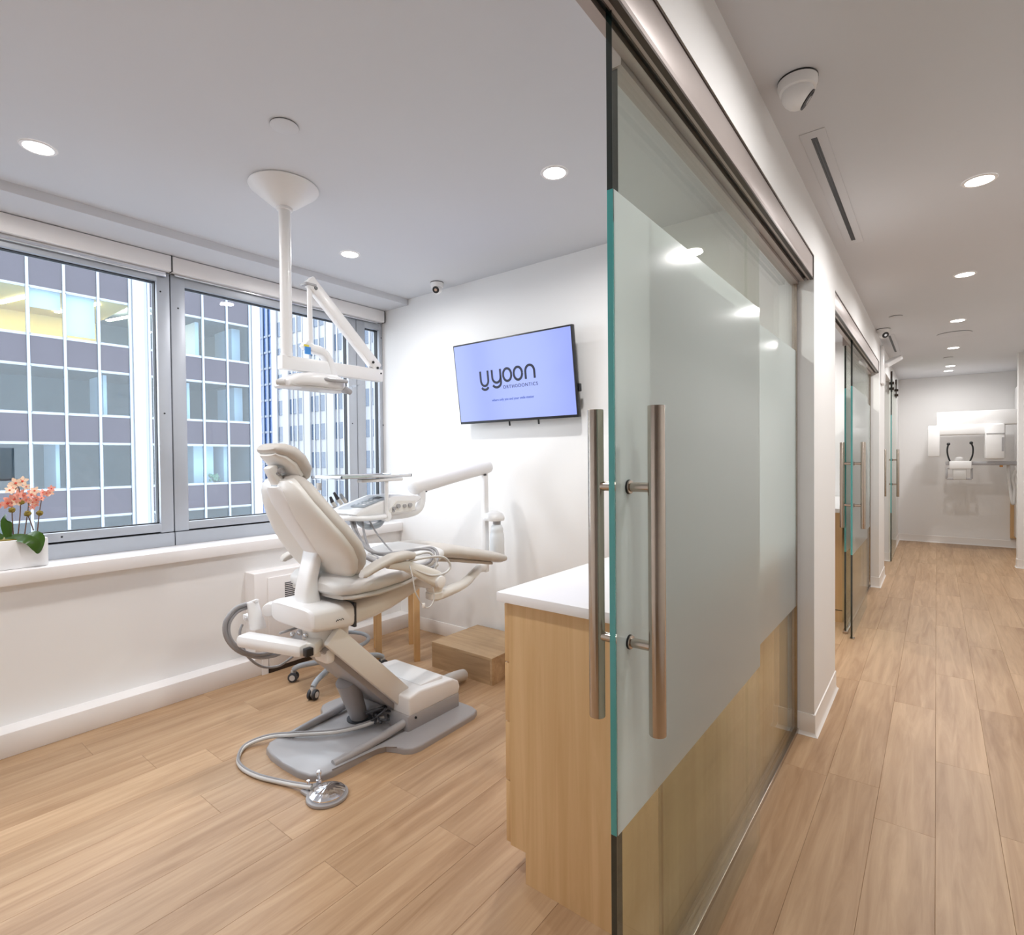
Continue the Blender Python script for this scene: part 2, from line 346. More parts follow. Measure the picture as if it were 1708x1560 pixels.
# ---- window wall
XG = -3.70
sbox('wall_left', 'wall', -3.9, -3.48, -.9, TY, 0, .777, label='white wall below the windows')
sbox('wall_left_head', 'wall', -3.9, -3.66, -.9, TY, 2.50, 2.75)
sbox('wall_left_corner', 'wall', -3.9, -3.60, -.95, -.35, .77, 2.6)
sbox('trim_sill', 'trim', -3.72, -3.442, -.9, TY, .777, .845, label='deep white window sill', bev=.004)
sbox('trim_ledge', 'trim', -3.52, -3.367, -.9, TY, 0, .112, label='white boxed ledge along the floor below the windows', bev=.003)
sbox('trim_soffit', 'ceil', -3.9, -3.345, -.9, TY, 2.598, 2.70, label='dropped white soffit over the windows', bev=.002)
def window(n, ya, yb, ga, gb):
    """aluminium unit ya..yb with glass ga..gb"""
    w = bpy.data.objects.new('window_%d' % n, None); C.objects.link(w); w.location = (XG, ya, .845); struct(w, 'grey aluminium window looking onto office buildings')
    x0, x1 = -3.76, -3.672
    bm = B()
    box(bm, x0, x1, ya, ga, .93, 2.52, bev=.004); box(bm, x0, x1, gb, yb, .93, 2.52, bev=.004)
    box(bm, x0, x1, ga-.005, gb+.005, 2.44, 2.52, bev=.004); box(bm, x0, x1, ga-.005, gb+.005, .936, .985, bev=.004)
    obj('frame', bm, 'alu', w)
    one('sub_frame', 'alu', w, box, -3.80, -3.664, ya, yb, .845, .926, bev=.003)
    bm = B()
    for a, b, c, d in ((ga-.012, ga+.004, .98, 2.445), (gb-.004, gb+.012, .98, 2.445), (ga, gb, .978, .990), (ga, gb, 2.436, 2.448)):
        box(bm, -3.735, -3.700, a, b, c, d)
    obj('gasket', bm, 'dark', w)
    one('pane', 'winglass', w, box, -3.722, -3.716, ga, gb, .985, 2.442)
    for y, z in ((ga-.04, 2.30), (gb+.03, 1.65), (gb+.02, 2.38), ((ga+gb)/2+.3*min(1, gb-ga), .962)): one('screw', 'dark', w, cyl, (x1-.002, y, z), (x1+.0015, y, z), .005, n=10)
window(1, -.36, 1.332, -.28, 1.262)
window(2, 1.338, 2.676, 1.417, 2.600)
window(3, 2.682, 2.937, 2.762, 2.905)
one_ = sbox('trim_shadow_line', 'dark', -3.79, -3.70, -.36, 2.937, .92, .94)  # black strip painted in as the shadow line between sashes and sub-frames
for i, (a, b) in enumerate(((-.85, 1.327), (1.333, 2.925))):
    t = thing('roller_shade', ('white roller shade cassette rolled up above the left window', 'white roller shade cassette rolled up above the windows beside the screen wall')[i], 'roller shade', (-3.66, (a+b)/2, 2.5))
    one('cassette', 'trim', t, box, -3.70, -3.622, a, b, 2.500, 2.594, bev=.004)
    one('hem_bar', 'chrome', t, box, -3.664, -3.650, a+.02, b-.02-(.03 if i else 0), (2.468, 2.486)[i], 2.499, bev=.003)
    one('end_cap', 'dark', t, box, -3.70, -3.621, b, b+.003, 2.498, 2.596)
# ---- glass fronts
def handle(name, y, xg, z0=.818, z1=1.456, parent=None, mx=(-.066, .066), mounts=(.988, 1.298), r=.0165):
    for dx in mx:
        sgn = 1 if dx > 0 else -1
        o = one('bar_handle', 'steel', parent, cyl, (xg+dx, y, z0), (xg+dx, y, z1), r, n=32, bev=.0012)
        for z in mounts:
            one('standoff', 'steel', o, cyl, (xg+sgn*.006, y, z), (xg+dx, y, z), .0095, n=20)
            one('washer', 'black', o, cyl, (xg+sgn*.0065, y, z), (xg+sgn*.0095, y, z), .0145, n=24)
            one('rosette', 'steel', o, cyl, (xg+sgn*.0095, y, z), (xg+sgn*.013, y, z), .0135, n=24, bev=.001)
def pane(parent, xg, ya, yb, z0, z1, fz=(.625, 1.866), near_edge=True, th=.012, film_side=1, film=True):
    h = th/2
    one('pane', 'glass', parent, box, xg-h, xg+h, ya+.0015, yb, z0, z1)
    if film: one('frosted_film', 'frost', parent, box, xg+film_side*(h+.0008)-.0004, xg+film_side*(h+.0008)+.0004, ya+.003, yb-.001, fz[0], fz[1])
    if near_edge:  # edge painted lit along the frosted band, unlit above and below
        bm = B(); box(bm, xg-h, xg+h, ya, ya+.0012, z0, fz[0]); box(bm, xg-h, xg+h, ya, ya+.0012, fz[1], z1); obj('unlit_dark_edge', bm, 'edge_unlit', parent)
        one('lit_teal_edge', 'edge_lit', parent, box, xg-h, xg+h, ya, ya+.0012, fz[0], fz[1])
XD, XF = -.490, -.545
def front(k, y0, label):
    """fixed glass + sliding door + header of the room whose module starts at y0"""
    d = bpy.data.objects.new('door_%d' % k, None); C.objects.link(d); d.location = (XD, y0+.93, 0); struct(d, label)
    pane(d, XD, y0+.935, y0+2.012, .008, ZH+.01)
    handle('handle', y0+.992, XD, parent=d)
    one('floor_guide', 'steel', d, box, XD-.014, XD+.016, y0+.95, y0+.99, .0, .006)
    f = bpy.data.objects.new('window_%d' % (k+3), None); C.objects.link(f); f.location = (XF, y0+1.07, 0); struct(f, 'fixed glass panes with a frosted band beside the sliding door')
    pane(f, XF, y0+1.066, y0+2.075, .012, ZH+.01)
    pane(f, XF, y0+2.079, y0+TY-.004, .012, ZH+.01, near_edge=False)
    one('channel', 'steel', f, box, XF-.016, XF+.016, y0+1.06, y0+TY, 0, .022, bev=.002)
    one('jamb', 'steel', f, box, XF-.010, XF+.012, y0+TY-.018, y0+TY-.001, .02, ZH)
    t = bpy.data.objects.new('trim_header_%d' % k, None); C.objects.link(t); t.location = (XD, y0+1.4, ZH); struct(t, 'brushed grey track header over the sliding glass door')
    ya, yb = (y0-.12 if k == 1 else 3.627), y0+TY-.002
    one('fascia', 'header', t, box, -.476, -.4665, ya, yb, ZH+.006, ZH+.108, bev=.001)
    bm = B(); box(bm, -.478, -.4645, ya, yb, ZH-.001, ZH+.006); box(bm, -.478, -.4635, ya, yb, ZH+.106, ZH+.112); box(bm, -.478, -.464, yb-.006, yb, ZH, ZH+.11); obj('fascia_edge', bm, 'bronze', t)
    one('soffit_outer', 'header', t, box, -.488, -.466, ya, yb, ZH, ZH+.02)
    one('track', 'dark', t, box, -.505, -.487, ya, yb, ZH+.014, ZH+.05)
    one('track_lip', 'bronze', t, box, -.4885, -.486, ya, yb, ZH-.001, ZH+.018)
    one('soffit_inner', 'header', t, box, -.526, -.504, ya, yb, ZH, ZH+.112)
    one('top_channel', 'header', t, box, -.562, -.5275, y0+1.06, yb, ZH-.012, ZH+.13)
front(1, 0, 'near sliding glass door with a frosted band and long steel bar handles')
front(2, PITCH, 'second sliding glass door further along the corridor')
# far barn-style glass door on clamps
d = bpy.data.objects.new('door_3', None); C.objects.link(d); d.location = (-.455, 8.35, 0); struct(d, 'clear glass barn door at the far end of the corridor')
pane(d, -.452, 8.35, 9.43, .01, 2.33, film=False)
for y in (8.40, 9.36):
    cp = one('clamp', 'bronze', d, box, -.462, -.442, y-.012, y+.012, 2.16, 2.42)
    for z in (2.27, 2.20): one('clamp_bolt', 'bronze', cp, cyl, (-.475, y, z), (-.425, y, z), .018, n=16)
handle('handle', 8.43, -.452, z0=.83, z1=1.43, parent=d)
# ================================================================== OUTSIDE
M['mull'] = mat('facade_aluminium', rgb(136, 144, 154), .4, .15)
M['spandrel'] = mat('spandrel_panel', rgb(52, 50, 62), .2, coat=.3, noise=(1.2, .12))
M['facglass'] = glass('office_glass', (.78, .87, .92, 1), .7, base=.05)
M['pier'] = mat('white_marble_pier', rgb(148, 151, 156), .5, noise=(.6, .02))
M['conc'] = mat('white_precast', rgb(148, 150, 155), .6, noise=(.5, .02))
M['farwin'] = mat('far_window_glass', rgb(50, 68, 90), .2, coat=.2, noise=(.35, .25))
M['tower'] = mat('tower_glass', rgb(44, 70, 116), .2, coat=.2, noise=(.3, .35))
M['office'] = mat('office_wall', rgb(110, 118, 124), .7, noise=(.3, .2))
M['office_warm'] = mat('office_wall_warm', rgb(224, 196, 120), .7, noise=(.4, .15))
M['blind'] = mat('roller_blind', rgb(205, 210, 218), .8)
M['street'] = mat('asphalt', rgb(120, 124, 130), .8, noise=(.5, .1))
struct(one('ground', 'street', None, box, -190, -4.5, -60, 120, -24.2, -24), 'street far below')
A = thing('office_building', 'dark curtain wall office building with white mullions across the street', 'building', (-33, 7, -24))
XA = -33.0; CW = 1.343; GROUPS = [-7.75, -1.53, 4.69, 10.92]; FL = 3.62; ROWS = range(-1, 5)
glass_b = lambda k: .10+FL*k
one('core_wall', 'office', A, box, -41, -40.8, -8.6, 16.9, -24, 24)
one('side_wall', 'pier', A, box, -41, XA-.05, 16.86, 16.92, -24, 24)
one('roof', 'pier', A, box, -41, XA+.3, -8.6, 16.9, glass_b(5)+.2, glass_b(5)+.8)
one('podium', 'pier', A, box, -41, XA, -8.6, 16.9, -24, glass_b(-1)-1.4)
for k in ROWS: one('floor_slab', 'office', A, box, -40.9, XA-.25, -8.5, 16.85, glass_b(k)-1.0, glass_b(k)-.35)
def shared(name, bm, m):
    me = bpy.data.meshes.new(name); bmesh.ops.recalc_face_normals(bm, faces=bm.faces); bm.to_mesh(me); bm.free(); me.materials.append(M[m]); return me
def inst(name, me, loc, parent, flat=None):
    o = bpy.data.objects.new(name, me); C.objects.link(o); o.parent = parent; o.matrix_parent_inverse = Matrix.Translation(-parent.location); o.location = loc; return o
bm = B(); box(bm, -.02, .02, 0, CW-.14, 0, 2.10); me_pane = shared('office_pane', bm, 'facglass')
bm = B(); box(bm, -.03, .03, 0, CW-.06, 0, FL-2.32); me_sp = shared('office_spandrel', bm, 'spandrel')
bm = B(); box(bm, -.04, .045, 0, CW, -.07, .0); box(bm, -.04, .045, 0, CW, 2.19, 2.26)
box(bm, -.03, .03, 0.05, .09, 0, 2.19); box(bm, -.03, .03, CW-.06, CW-.02, 0, 2.19); box(bm, -.03, .03, .05, CW-.02, 2.14, 2.19); box(bm, -.03, .03, .05, CW-.02, 0, .05)
me_fr = shared('office_frame', bm, 'mull')
bm = B(); box(bm, -.05, .10, -.055, .055, glass_b(-1)-1.4, glass_b(5)); me_mu = shared('office_mullion', bm, 'mull')
for g in GROUPS:
    for c in range(4):
        y = g+c*CW
        for k in ROWS:
            inst('pane', me_pane, (XA, y+.085, glass_b(k)+.045), A); inst('window_frame', me_fr, (XA, y, glass_b(k)), A)
            inst('spandrel', me_sp, (XA, y+.03, glass_b(k)-FL+2.26), A)
    for c in range(5): inst('mullion', me_mu, (XA, g+c*CW, 0), A)
    one('pier', 'pier', A, box, XA-.3, XA+.14, g+4*CW+.12, g+4*CW+.62, -24, glass_b(5)+.2)
    one('pier_back', 'mull', A, box, XA-.1, XA+.05, g+4*CW+.02, g+4*CW+(.86 if g < 10 else .60), glass_b(-1)-1.4, glass_b(5)+.2)
# blinds, warm lit office floor and a few partitions behind the glass
kz = glass_b(2)
for y0, dz in ((GROUPS[2]+CW, 1.32), (GROUPS[2]+2*CW, .22)): one('blind', 'blind', A, box, XA-.28, XA-.25, y0+.08, y0+CW-.08, kz+dz if dz > 1 else kz+.22, kz+2.2)
one('lit_ceiling', 'office_warm', A, box, -39, XA-.3, -2, 10.2, kz+2.22, kz+2.27)
one('lit_back_wall', 'office_warm', A, box, -39.2, -39, -2, 10.2, kz-.3, kz+2.3)
for i in range(5):
    yy = 1.2+i*2.3; one('strip_light', mat('strip_light_%d' % i, (1, 1, 1, 1), emit=(1, .86, .55, 1), es=45.0), A, bar, (-34.0, yy+.9, kz+2.19), (-37.6, yy, kz+2.19), .22, .05)
for k, y, w in ((1, 9.2, .15), (0, 7.2, .15), (2, 13.7, .2), (1, 13.2, .15), (0, 13.5, 1.1), (0, 15.2, .3), (1, 15.9, .5), (2, 15.8, .5)):
    one('partition', 'blind', A, box, -36.5, -34.2, y, y+w, glass_b(k)-.3, glass_b(k)+2.2)
bm = B()
for i in range(26): 
    a = random.uniform(0, 6.28); r = random.uniform(.05, .3); z = random.uniform(0, .4)
    bmesh.ops.create_icosphere(bm, subdivisions=1, radius=.09, matrix=Matrix.Translation((-33.5+r*math.cos(a)*.5, 14.3+r*math.sin(a)*1.2, glass_b(0)+.12+z)))
obj('window_plant', bm, mat('office_plant', rgb(110, 140, 105), .7), A)
# white precast building across the side street
YB = 40.0
Bd = thing('precast_building', 'white ribbed precast office building with narrow dark windows', 'building', (-60, YB, -24))
one('wall', 'conc', Bd, box, -74.2, -40, YB, YB+14, -24, 30)
BX = [(-72.75, 1.35), (-69.8, .62), (-68.95, .85), (-67.6, .9), (-66.4, .4), (-64.55, .5), (-63.72, .82), (-62.42, 1.02), (-61.12, .34), (-59.2, .42), (-58.42, .9), (-56.9, .9), (-55.9, .5), (-53.27, .9), (-51.82, .8), (-50.4, .8), (-48, .9), (-46.6, .9), (-45.2, .9)]
for x0, w in BX:
    bm = B(); box(bm, 0, w, -.02, .02, 0, 2.02); me = shared('far_window', bm, 'farwin')
    for k in range(-1, 6): inst('window', me, (x0, YB-.06, .45+3.65*k), Bd)
for x0, wd, dp in ((-74.2, 1.35, .25), (-71.35, 1.5, .3), (-66.0, 1.4, .3), (-60.75, 1.5, .3), (-54.95, 1.6, .3), (-49.5, 1.4, .3)):
    one('pier', 'conc', Bd, box, x0, x0+wd, YB-dp, YB+.1, -24, 30)
for x0 in (-69.15, -68.0, -66.6, -63.95, -62.75, -61.35, -58.75, -57.3, -56.0, -52.3, -50.9, -48.4, -46.9):
    one('rib', 'conc', Bd, box, x0, x0+.22, YB-.16, YB+.1, -24, 30)
T = thing('glass_tower', 'blue glass tower seen in the gap beside the white pier', 'building', (-133, 70, -24))
one('body', 'tower', T, box, -150, -118, 70, 90, -24, 60)
bm = B(); box(bm, -150, -118, -.15, .1, 0, .5); me = shared('tower_band', bm, 'farwin')
for k in range(-2, 9): inst('floor_band', me, (0, 69.95, k*4.0+.4), T)
bm = B(); box(bm, -.12, .12, -.2, .1, -24, 60); me = shared('tower_mullion', bm, 'farwin')
for i in range(14): inst('mullion', me, (-148+i*2.3, 69.9, 0), T)
# ================================================================== FIXTURES
def downlight(x, y, z, label, k=1.0):
    t = thing('recessed_downlight', label, 'downlight', (x, y, z), 'recessed ceiling downlights')
    bm = B(); n = 32; c = Vector((x, y, z)); e1, e2 = Vector((1, 0, 0)), Vector((0, 1, 0))
    loft(bm, [ring(c+Vector((0, 0, -.0005)), e1*.062, e2*.062, n), ring(c+Vector((0, 0, -.004)), e1*.060, e2*.060, n), ring(c+Vector((0, 0, -.004)), e1*.05, e2*.05, n), ring(c+Vector((0, 0, -.0008)), e1*.049, e2*.049, n)], cap=False)
    obj('trim_ring', bm, 'trim', t)
    one('diffuser', 'lamp', t, cyl, (x, y, z-.003), (x, y, z-.001), .0495, n=32)
    l = bpy.data.lights.new('downlight_lamp', 'AREA'); l.shape = 'DISK'; l.size = .10; l.energy = LAMP_W*k; l.color = LAMP_COL; l.spread = math.radians(170)
    lo = bpy.data.objects.new('downlight_lamp', l); C.objects.link(lo); lo.location = (0, 0, -.012); lo.parent = t
for x, y, lb in ((-2.89, .575, 'lit round recessed downlight above the window, leftmost on the room ceiling'), (-1.36, 2.068, 'lit round recessed downlight on the room ceiling beside the glass front'),
                 (-2.89, 2.068, 'lit round recessed downlight on the room ceiling nearest the screen wall camera'), (-1.36, .575, 'round recessed downlight over the room entrance')):
    downlight(x, y, ZR, lb)
ordn = ['nearest', 'second', 'third', 'fourth', 'fifth', 'farthest']
for i in range(-1, 5):
    downlight(.145, 3.15+1.57*i, ZC, ('lit recessed corridor downlight, %s from the viewer in view' % ordn[i]) if i >= 0 else 'recessed corridor downlight above the viewer')
downlight(.13, 9.95, ZC, 'lit recessed corridor downlight, farthest, by the end wall', .25)
downlight(-1.6, 4.9, ZC, 'recessed downlight in the second room by its doorway'); downlight(-2.8, 5.8, ZC, 'recessed downlight in the second room far from its doorway'); downlight(-1.2, 6.1, ZC, 'recessed downlight in the second room over the cabinet')
def dome_cam(x, y, z, look, r, label):
    t = thing('dome_camera', label, 'camera', (x, y, z))
    lathe_pts = [(r*1.02, 0), (r*1.02, -.012), (r*.98, -.02), (r*.90, -.03)]
    one('gasket', 'black', t, cyl, (x, y, z-.005), (x, y, z), r*1.01, n=32)
    bm = B(); loft(bm, [ring((x, y, z+h-.004), (q, 0, 0), (0, q, 0), 32) for q, h in ((r, -.001), (r, -.016), (r*.92, -.030), (r*.86, -.032))]); obj('collar', bm, 'white_pl', t)
    d = Vector(look).normalized(); c = Vector((x, y, z-.045)); R = frame(d); u, v = R.col[0], R.col[1]
    bm = B(); q = r*.80
    loft(bm, [ring(c+d*q*math.sin(a), u*q*math.cos(a), v*q*math.cos(a), 28) for a in [math.radians(b) for b in (-88, -70, -50, -30, -10, 10, 28, 42, 50)]]); obj('ball', bm, 'white_pl', t)
    f = c+d*q*math.sin(math.radians(50))
    o = one('lens_plate', 'black', t, cyl, f-d*.001, f+d*.003, q*.66, n=28)
    one('lens', 'chrome', o, cyl, f+d*.002, f+d*.005, q*.28, n=20); one('sensor_window', 'charcoal', o, obox, f+d*.003+v*q*.35, (q*.5, q*.16, .003), R)
dome_cam(-2.87, 2.80, ZR, (.45, -1, -.6), .047, 'small white dome camera on the room ceiling above the screen')
dome_cam(-.352, 1.945, ZC, (.9, .35, -.75), .058, 'large white dome camera on the near corridor ceiling')
dome_cam(-.40, 6.25, ZC, (.6, -.8, -.6), .055, 'white dome camera on the far corridor ceiling above the second header')
def disc(x, y, z, r, name, label, cat):
    t = thing(name, label, cat, (x, y, z))
    one('plate', 'ceil', t, cyl, (x, y, z-.007), (x, y, z-.003), r, n=40, bev=.002); one('shadow_gap', 'charcoal', t, cyl, (x, y, z-.003), (x, y, z), r*.97, n=32)
disc(-1.975, 1.125, ZR, .052, 'sprinkler_cover', 'round white cover plate on the room ceiling in front of the lamp mount', 'cover plate')
disc(-.28, 5.75, ZC, .05, 'sprinkler_cover', 'small round white cover plate on the corridor ceiling', 'cover plate')
disc(.135, 6.95, ZC, .14, 'air_diffuser', 'large round white disc on the corridor ceiling between downlights', 'air diffuser')
disc(.11, 8.6, ZC, .05, 'sprinkler_cover', 'tiny round cover plate far down the corridor ceiling', 'cover plate')
def slot(x, y0, y1, label, z=ZC):
    t = thing('slot_diffuser', label, 'air diffuser', (x, (y0+y1)/2, z))
    one('plate', 'ceil', t, box, x-.042, x+.042, y0-.05, y1+.06, z-.0025, z, bev=.001)
    one('slit', 'black', t, box, x-.010, x+.010, y0, y1, z-.0035, z-.001)
    for dx in (-.0045, .0045): one('vane', 'charcoal', t, box, x+dx-.001, x+dx+.001, y0, y1, z-.005, z-.002)
slot(-.366, 2.33, 3.56, 'long black slot diffuser in the near corridor ceiling')
slot(-.375, 6.62, 7.7, 'short black slot diffuser in the far corridor ceiling')
t = thing('wall_fitting', 'small white fixture mounted high on the far corridor pier', 'fixture', (XW, 6.95, 2.3))  # unidentified wall fitting, its shape guessed
one('body', 'white_pl', t, box, XW, XW+.03, 6.80, 7.05, 2.10, 2.50, bev=.012); one('spout', 'white_pl', t, bar, (XW+.02, 6.95, 2.30), (XW+.14, 7.15, 2.40), .09, .05, .012)
# ---- screen
bl, tl_ = Vector((-2.699, 2.85, 1.606)), Vector((-2.699, 2.777, 2.157)); SWd = .985
v = (tl_-bl); SH = v.length; v.normalize(); u = Vector((1, 0, 0)); nrm = u.cross(v); nrm = -nrm if nrm.y > 0 else nrm
cen = (bl+tl_)/2+u*SWd/2
tv = thing('wall_screen', 'flat black-framed screen showing a logo, tilted down on the wall', 'television', (cen.x, TY, cen.z))
RV = Matrix((u, v, u.cross(v))).transposed()
sp = lambda a, b, h: cen+u*a+v*b+nrm*h
one('housing', 'black', tv, obox, sp(0, 0, -.018), (SWd, SH, .030), RV, bev=.004)
one('back_box', 'black', tv, obox, sp(0, -.06, -.035), (SWd*.7, SH*.62, .03), RV, bev=.006)
M['screen'] = mat('lit_screen', rgb(40, 44, 80), .2, emit=(.26, .32, .72, 1), es=1.0)
scr = one('screen', 'screen', tv, obox, sp(0, .003, -.002), (SWd-.022, SH-.028, .0025), RV)
one('wall_bracket', 'charcoal', tv, box, cen.x-.14, cen.x+.14, 2.845, TY, cen.z-.15, cen.z+.12)
for dx in (-.07, .17): one('release_tab', 'black', tv, cyl, sp(dx, -SH/2-.03, -.035), sp(dx, -SH/2+.02, -.035), .006, n=10)
one('side_port', 'black', tv, obox, sp(SWd/2+.006, -.10, -.03), (.02, .05, .02), RV, bev=.006)
# logo strokes: smile mark, y o o n, ORTHODONTICS, tagline
bm = B(); w = .016
fn = lambda a, b, h: sp(a, b, h)
def strokes(lst):
    for s in lst: strip(bm, s, w, fn, .0008, .0014)
x0 = -.258
strokes([[(x0, .075)]+arc(x0+.033, .012, .033, .038, 180, 360, 14)+[(x0+.066, .075)], arc(x0+.033, -.022, .033, .030, 208, 332, 12)])
obj('smile_mark', bm, 'ink', tv); bm = B()
x1_ = -.155
strokes([[(x1_, .075)]+arc(x1_+.036, .025, .036, .038, 180, 360, 14)+[(x1_+.072, .075)], [(x1_+.072, .03), (x1_+.072, -.01)]+arc(x1_+.034, -.012, .038, .032, 0, -150, 14)])
strokes([arc(-.026, .031, .034, .041, 0, 360, 28), arc(.063, .031, .034, .041, 0, 360, 28)])
strokes([[(.124, -.012)]+[(.124, .03)]+arc(.159, .036, .035, .038, 180, 0, 14)+[(.194, .03), (.194, -.012)]])
obj('lettering', bm, 'ink', tv)
textmesh('small_lettering', 'ORTHODONTICS', .031, 'ink', tv, lambda a, b, h: sp(a+.072, b-.058, h+.001), sp_=1.22)
textmesh('tagline', 'where only you and your smile matter', .0245, 'ink_blue', tv, lambda a, b, h: sp(a*.92+.0, b-.135, h+.001), .1)
# ---- cabinet along the glass front
cb = thing('base_cabinet', 'oak drawer cabinet with a white top behind the glass door', 'cabinet', (-.85, 2.1, 0))
one('carcass', 'cab', cb, box, -1.085, -.585, 1.385, TY-.001, .10, .893)
one('end_panel', 'cab', cb, prism, [(-1.088, .10), (-1.028, .10), (-1.028, 0), (-.583, 0), (-.583, .893), (-1.088, .893)], 1.365, 1.385, fn=lambda a, b, h: Vector((a, h, b)))
one('toe_kick', 'cab', cb, box, -1.028, -.585, 1.386, TY-.001, 0, .10)
one('worktop', 'counter', cb, box, -1.122, -.578, 1.345, TY-.001, .895, .926, bev=.002)
zs = [.103, .307, .502, .695, .888]
for j, (ya, yb) in enumerate(((1.366, 1.885), (1.888, 2.41), (2.413, TY-.002))):
    for i in range(4): one('drawer_front', 'cab', cb, box, -1.108, -1.088, ya+.002, yb-.002, zs[i]+.002, zs[i+1]-.002, bev=.0012)
one('back_panel', 'cab', cb, box, -.585, -.578, 1.385, TY-.001, .0, .893)
c2 = thing('base_cabinet', 'oak cabinet in the second room seen through its doorway', 'cabinet', (-.85, 5.9, 0))
one('carcass', 'cab', c2, box, -1.085, -.60, 5.10, 6.66, .0, .893); one('worktop', 'counter', c2, box, -1.122, -.595, 5.07, 6.66, .895, .926)
one('panel_joint', 'dark', c2, box, -1.08, -.599, 5.097, 5.1, .095, .10)
# ---- oak step block
st = thing('step_block', 'low oak step block on the floor by the screen wall', 'step', (-2.34, 2.66, 0))
one('top_board', 'step', st, box, -2.60, -2.085, 2.452, 2.90, .147, .165, bev=.001); one('front_board', 'step', st, box, -2.599, -2.104, 2.453, 2.471, 0, .147)
one('side_board', 'step', st, box, -2.103, -2.086, 2.453, 2.899, 0, .147); one('left_board', 'step', st, box, -2.599, -2.581, 2.472, 2.899, 0, .147); one('rear_board', 'step', st, box, -2.58, -2.104, 2.881, 2.899, 0, .147)
# ---- heater cover
ht = thing('heater_cover', 'white metal heater cover with a slotted grille under the window sill', 'heater', (-3.43, 2.0, 0))
one('casing', 'trim', ht, box, -3.50, -3.362, 1.665, 2.32, .10, .648, bev=.006); one('foot', 'trim', ht, box, -3.365, -3.355, 1.705, 1.745, .0, .11)
one('front_panel', 'trim', ht, box, -3.362, -3.350, 1.75, 2.30, .03, .61, bev=.003)
one('kick_gap', 'bronze', ht, box, -3.363, -3.352, 1.75, 2.30, .0, .03)
for i in range(9): one('grille_slot', 'charcoal', ht, box, -3.351, -3.3485, 1.86, 1.99, .455+i*.0125, .461+i*.0125)
# ---- small side table
tb = thing('side_table', 'small white-topped table with oak legs behind the dental chair', 'table', (-2.97, 2.46, 0))
Ra = Matrix.Rotation(math.atan2(.211, -.295), 3, 'Z')
tc = Vector((-2.975, 2.465, 0)); e1 = Vector((-.813, .582, 0)); e2 = Vector((-.582, -.813, 0))
one('top', 'trim', tb, obox, tc+Vector((0, 0, .735)), (.44, .36, .03), Matrix((e1, e2, Vector((0, 0, 1)))).transposed(), bev=.006)
for sa in (-.178, .178):
    for sb in (-.125, .125):
        p = tc+e1*sa+e2*sb; one('leg', 'leg', tb, bar, p, p+Vector((0, 0, .72)), .04, .04, .002, up=e1)
# ---- orchid planter
po = thing('potted_orchid', 'coral pink orchids in a white rectangular planter on the sill', 'plant', (-3.55, .58, .845))
bm = B(); px0, px1, py0, py1 = -3.645, -3.50, .30, .700
box(bm, px0, px1, py0, py1, .846, .985, bev=.004); obj('planter', bm, 'white_pl', po); one('planter_foot', 'bronze', po, box, px0+.006, px1-.004, py0+.01, py1-.01, .845, .848)
one('soil', 'moss', po, box, px0+.01, px1-.01, py0+.01, py1-.01, .98, .99)
def leaf(pts, w, fold=.25):
    P = spline(pts, 6); bm = B(); rows_ = []
    n = len(P)
    for i, p in enumerate(P):
        t = (P[min(i+1, n-1)]-P[max(i-1, 0)]).normalized(); s = t.cross(Vector((.6, -.4, .75))).normalized(); up = s.cross(t)
        q = i/(n-1); ww = w*(math.sin(math.pi*min(1, .12+q*.88))**.6 if q < 1 else 0)
        rows_.append([p+s*ww*a+up*abs(a)*ww*fold for a in (-1, -.5, 0, .5, 1)])
    vs = [[bm.verts.new(p) for p in r] for r in rows_]; 
    for i in range(n-1):
        for j in range(4): bm.faces.new((vs[i][j], vs[i+1][j], vs[i+1][j+1], vs[i][j+1]))
    bmesh.ops.solidify(bm, geom=bm.faces[:], thickness=.002)
    return obj('leaf', bm, 'leaf', po)
XO = -3.55
def P3(x, y, X=XO): return at(x, y, 0, X)
leaf([P3(14, 897), P3(12, 880), P3(10, 868), P3(11, 858, -3.53)], .022)
leaf([P3(8, 899), P3(28, 897, -3.52), P3(50, 902, -3.47), P3(62, 915, -3.455), P3(63, 924, -3.45)], .024, .1)
leaf([P3(42, 897), P3(56, 891, -3.5), P3(68, 900, -3.46), P3(66, 922, -3.45)], .020, .1)
leaf([P3(5, 899), P3(-15, 894), P3(-35, 905, -3.48)], .022, .2)
for pts in ([(30, 893), (34, 850), (32, 815), (22, 808)], [(41, 893), (45, 862), (50, 830), (57, 818)], [(62, 892), (65, 860), (69, 835), (72, 825), (86, 816)], [(22, 893), (20, 850), (22, 825), (35, 800)], [(56, 885), (50, 868), (47, 860), (47, 850)]):
    one('stem', 'stem', po, tube, [P3(*p) for p in pts], .0028, n=8, k=4, r1=.0016)
for x, y, r in ((46, 857, .013), (20, 851, .0125), (36, 838, .011), (66, 856, .0125)):
    bm = B(); bmesh.ops.create_icosphere(bm, subdivisions=3, radius=r, matrix=Matrix.Translation(P3(x, y, XO+.012)))
    for vv in bm.verts: vv.co += (vv.co-P3(x, y, XO+.012))*random.uniform(-.14, .22)
    obj('moss_ball', bm, 'moss', po)
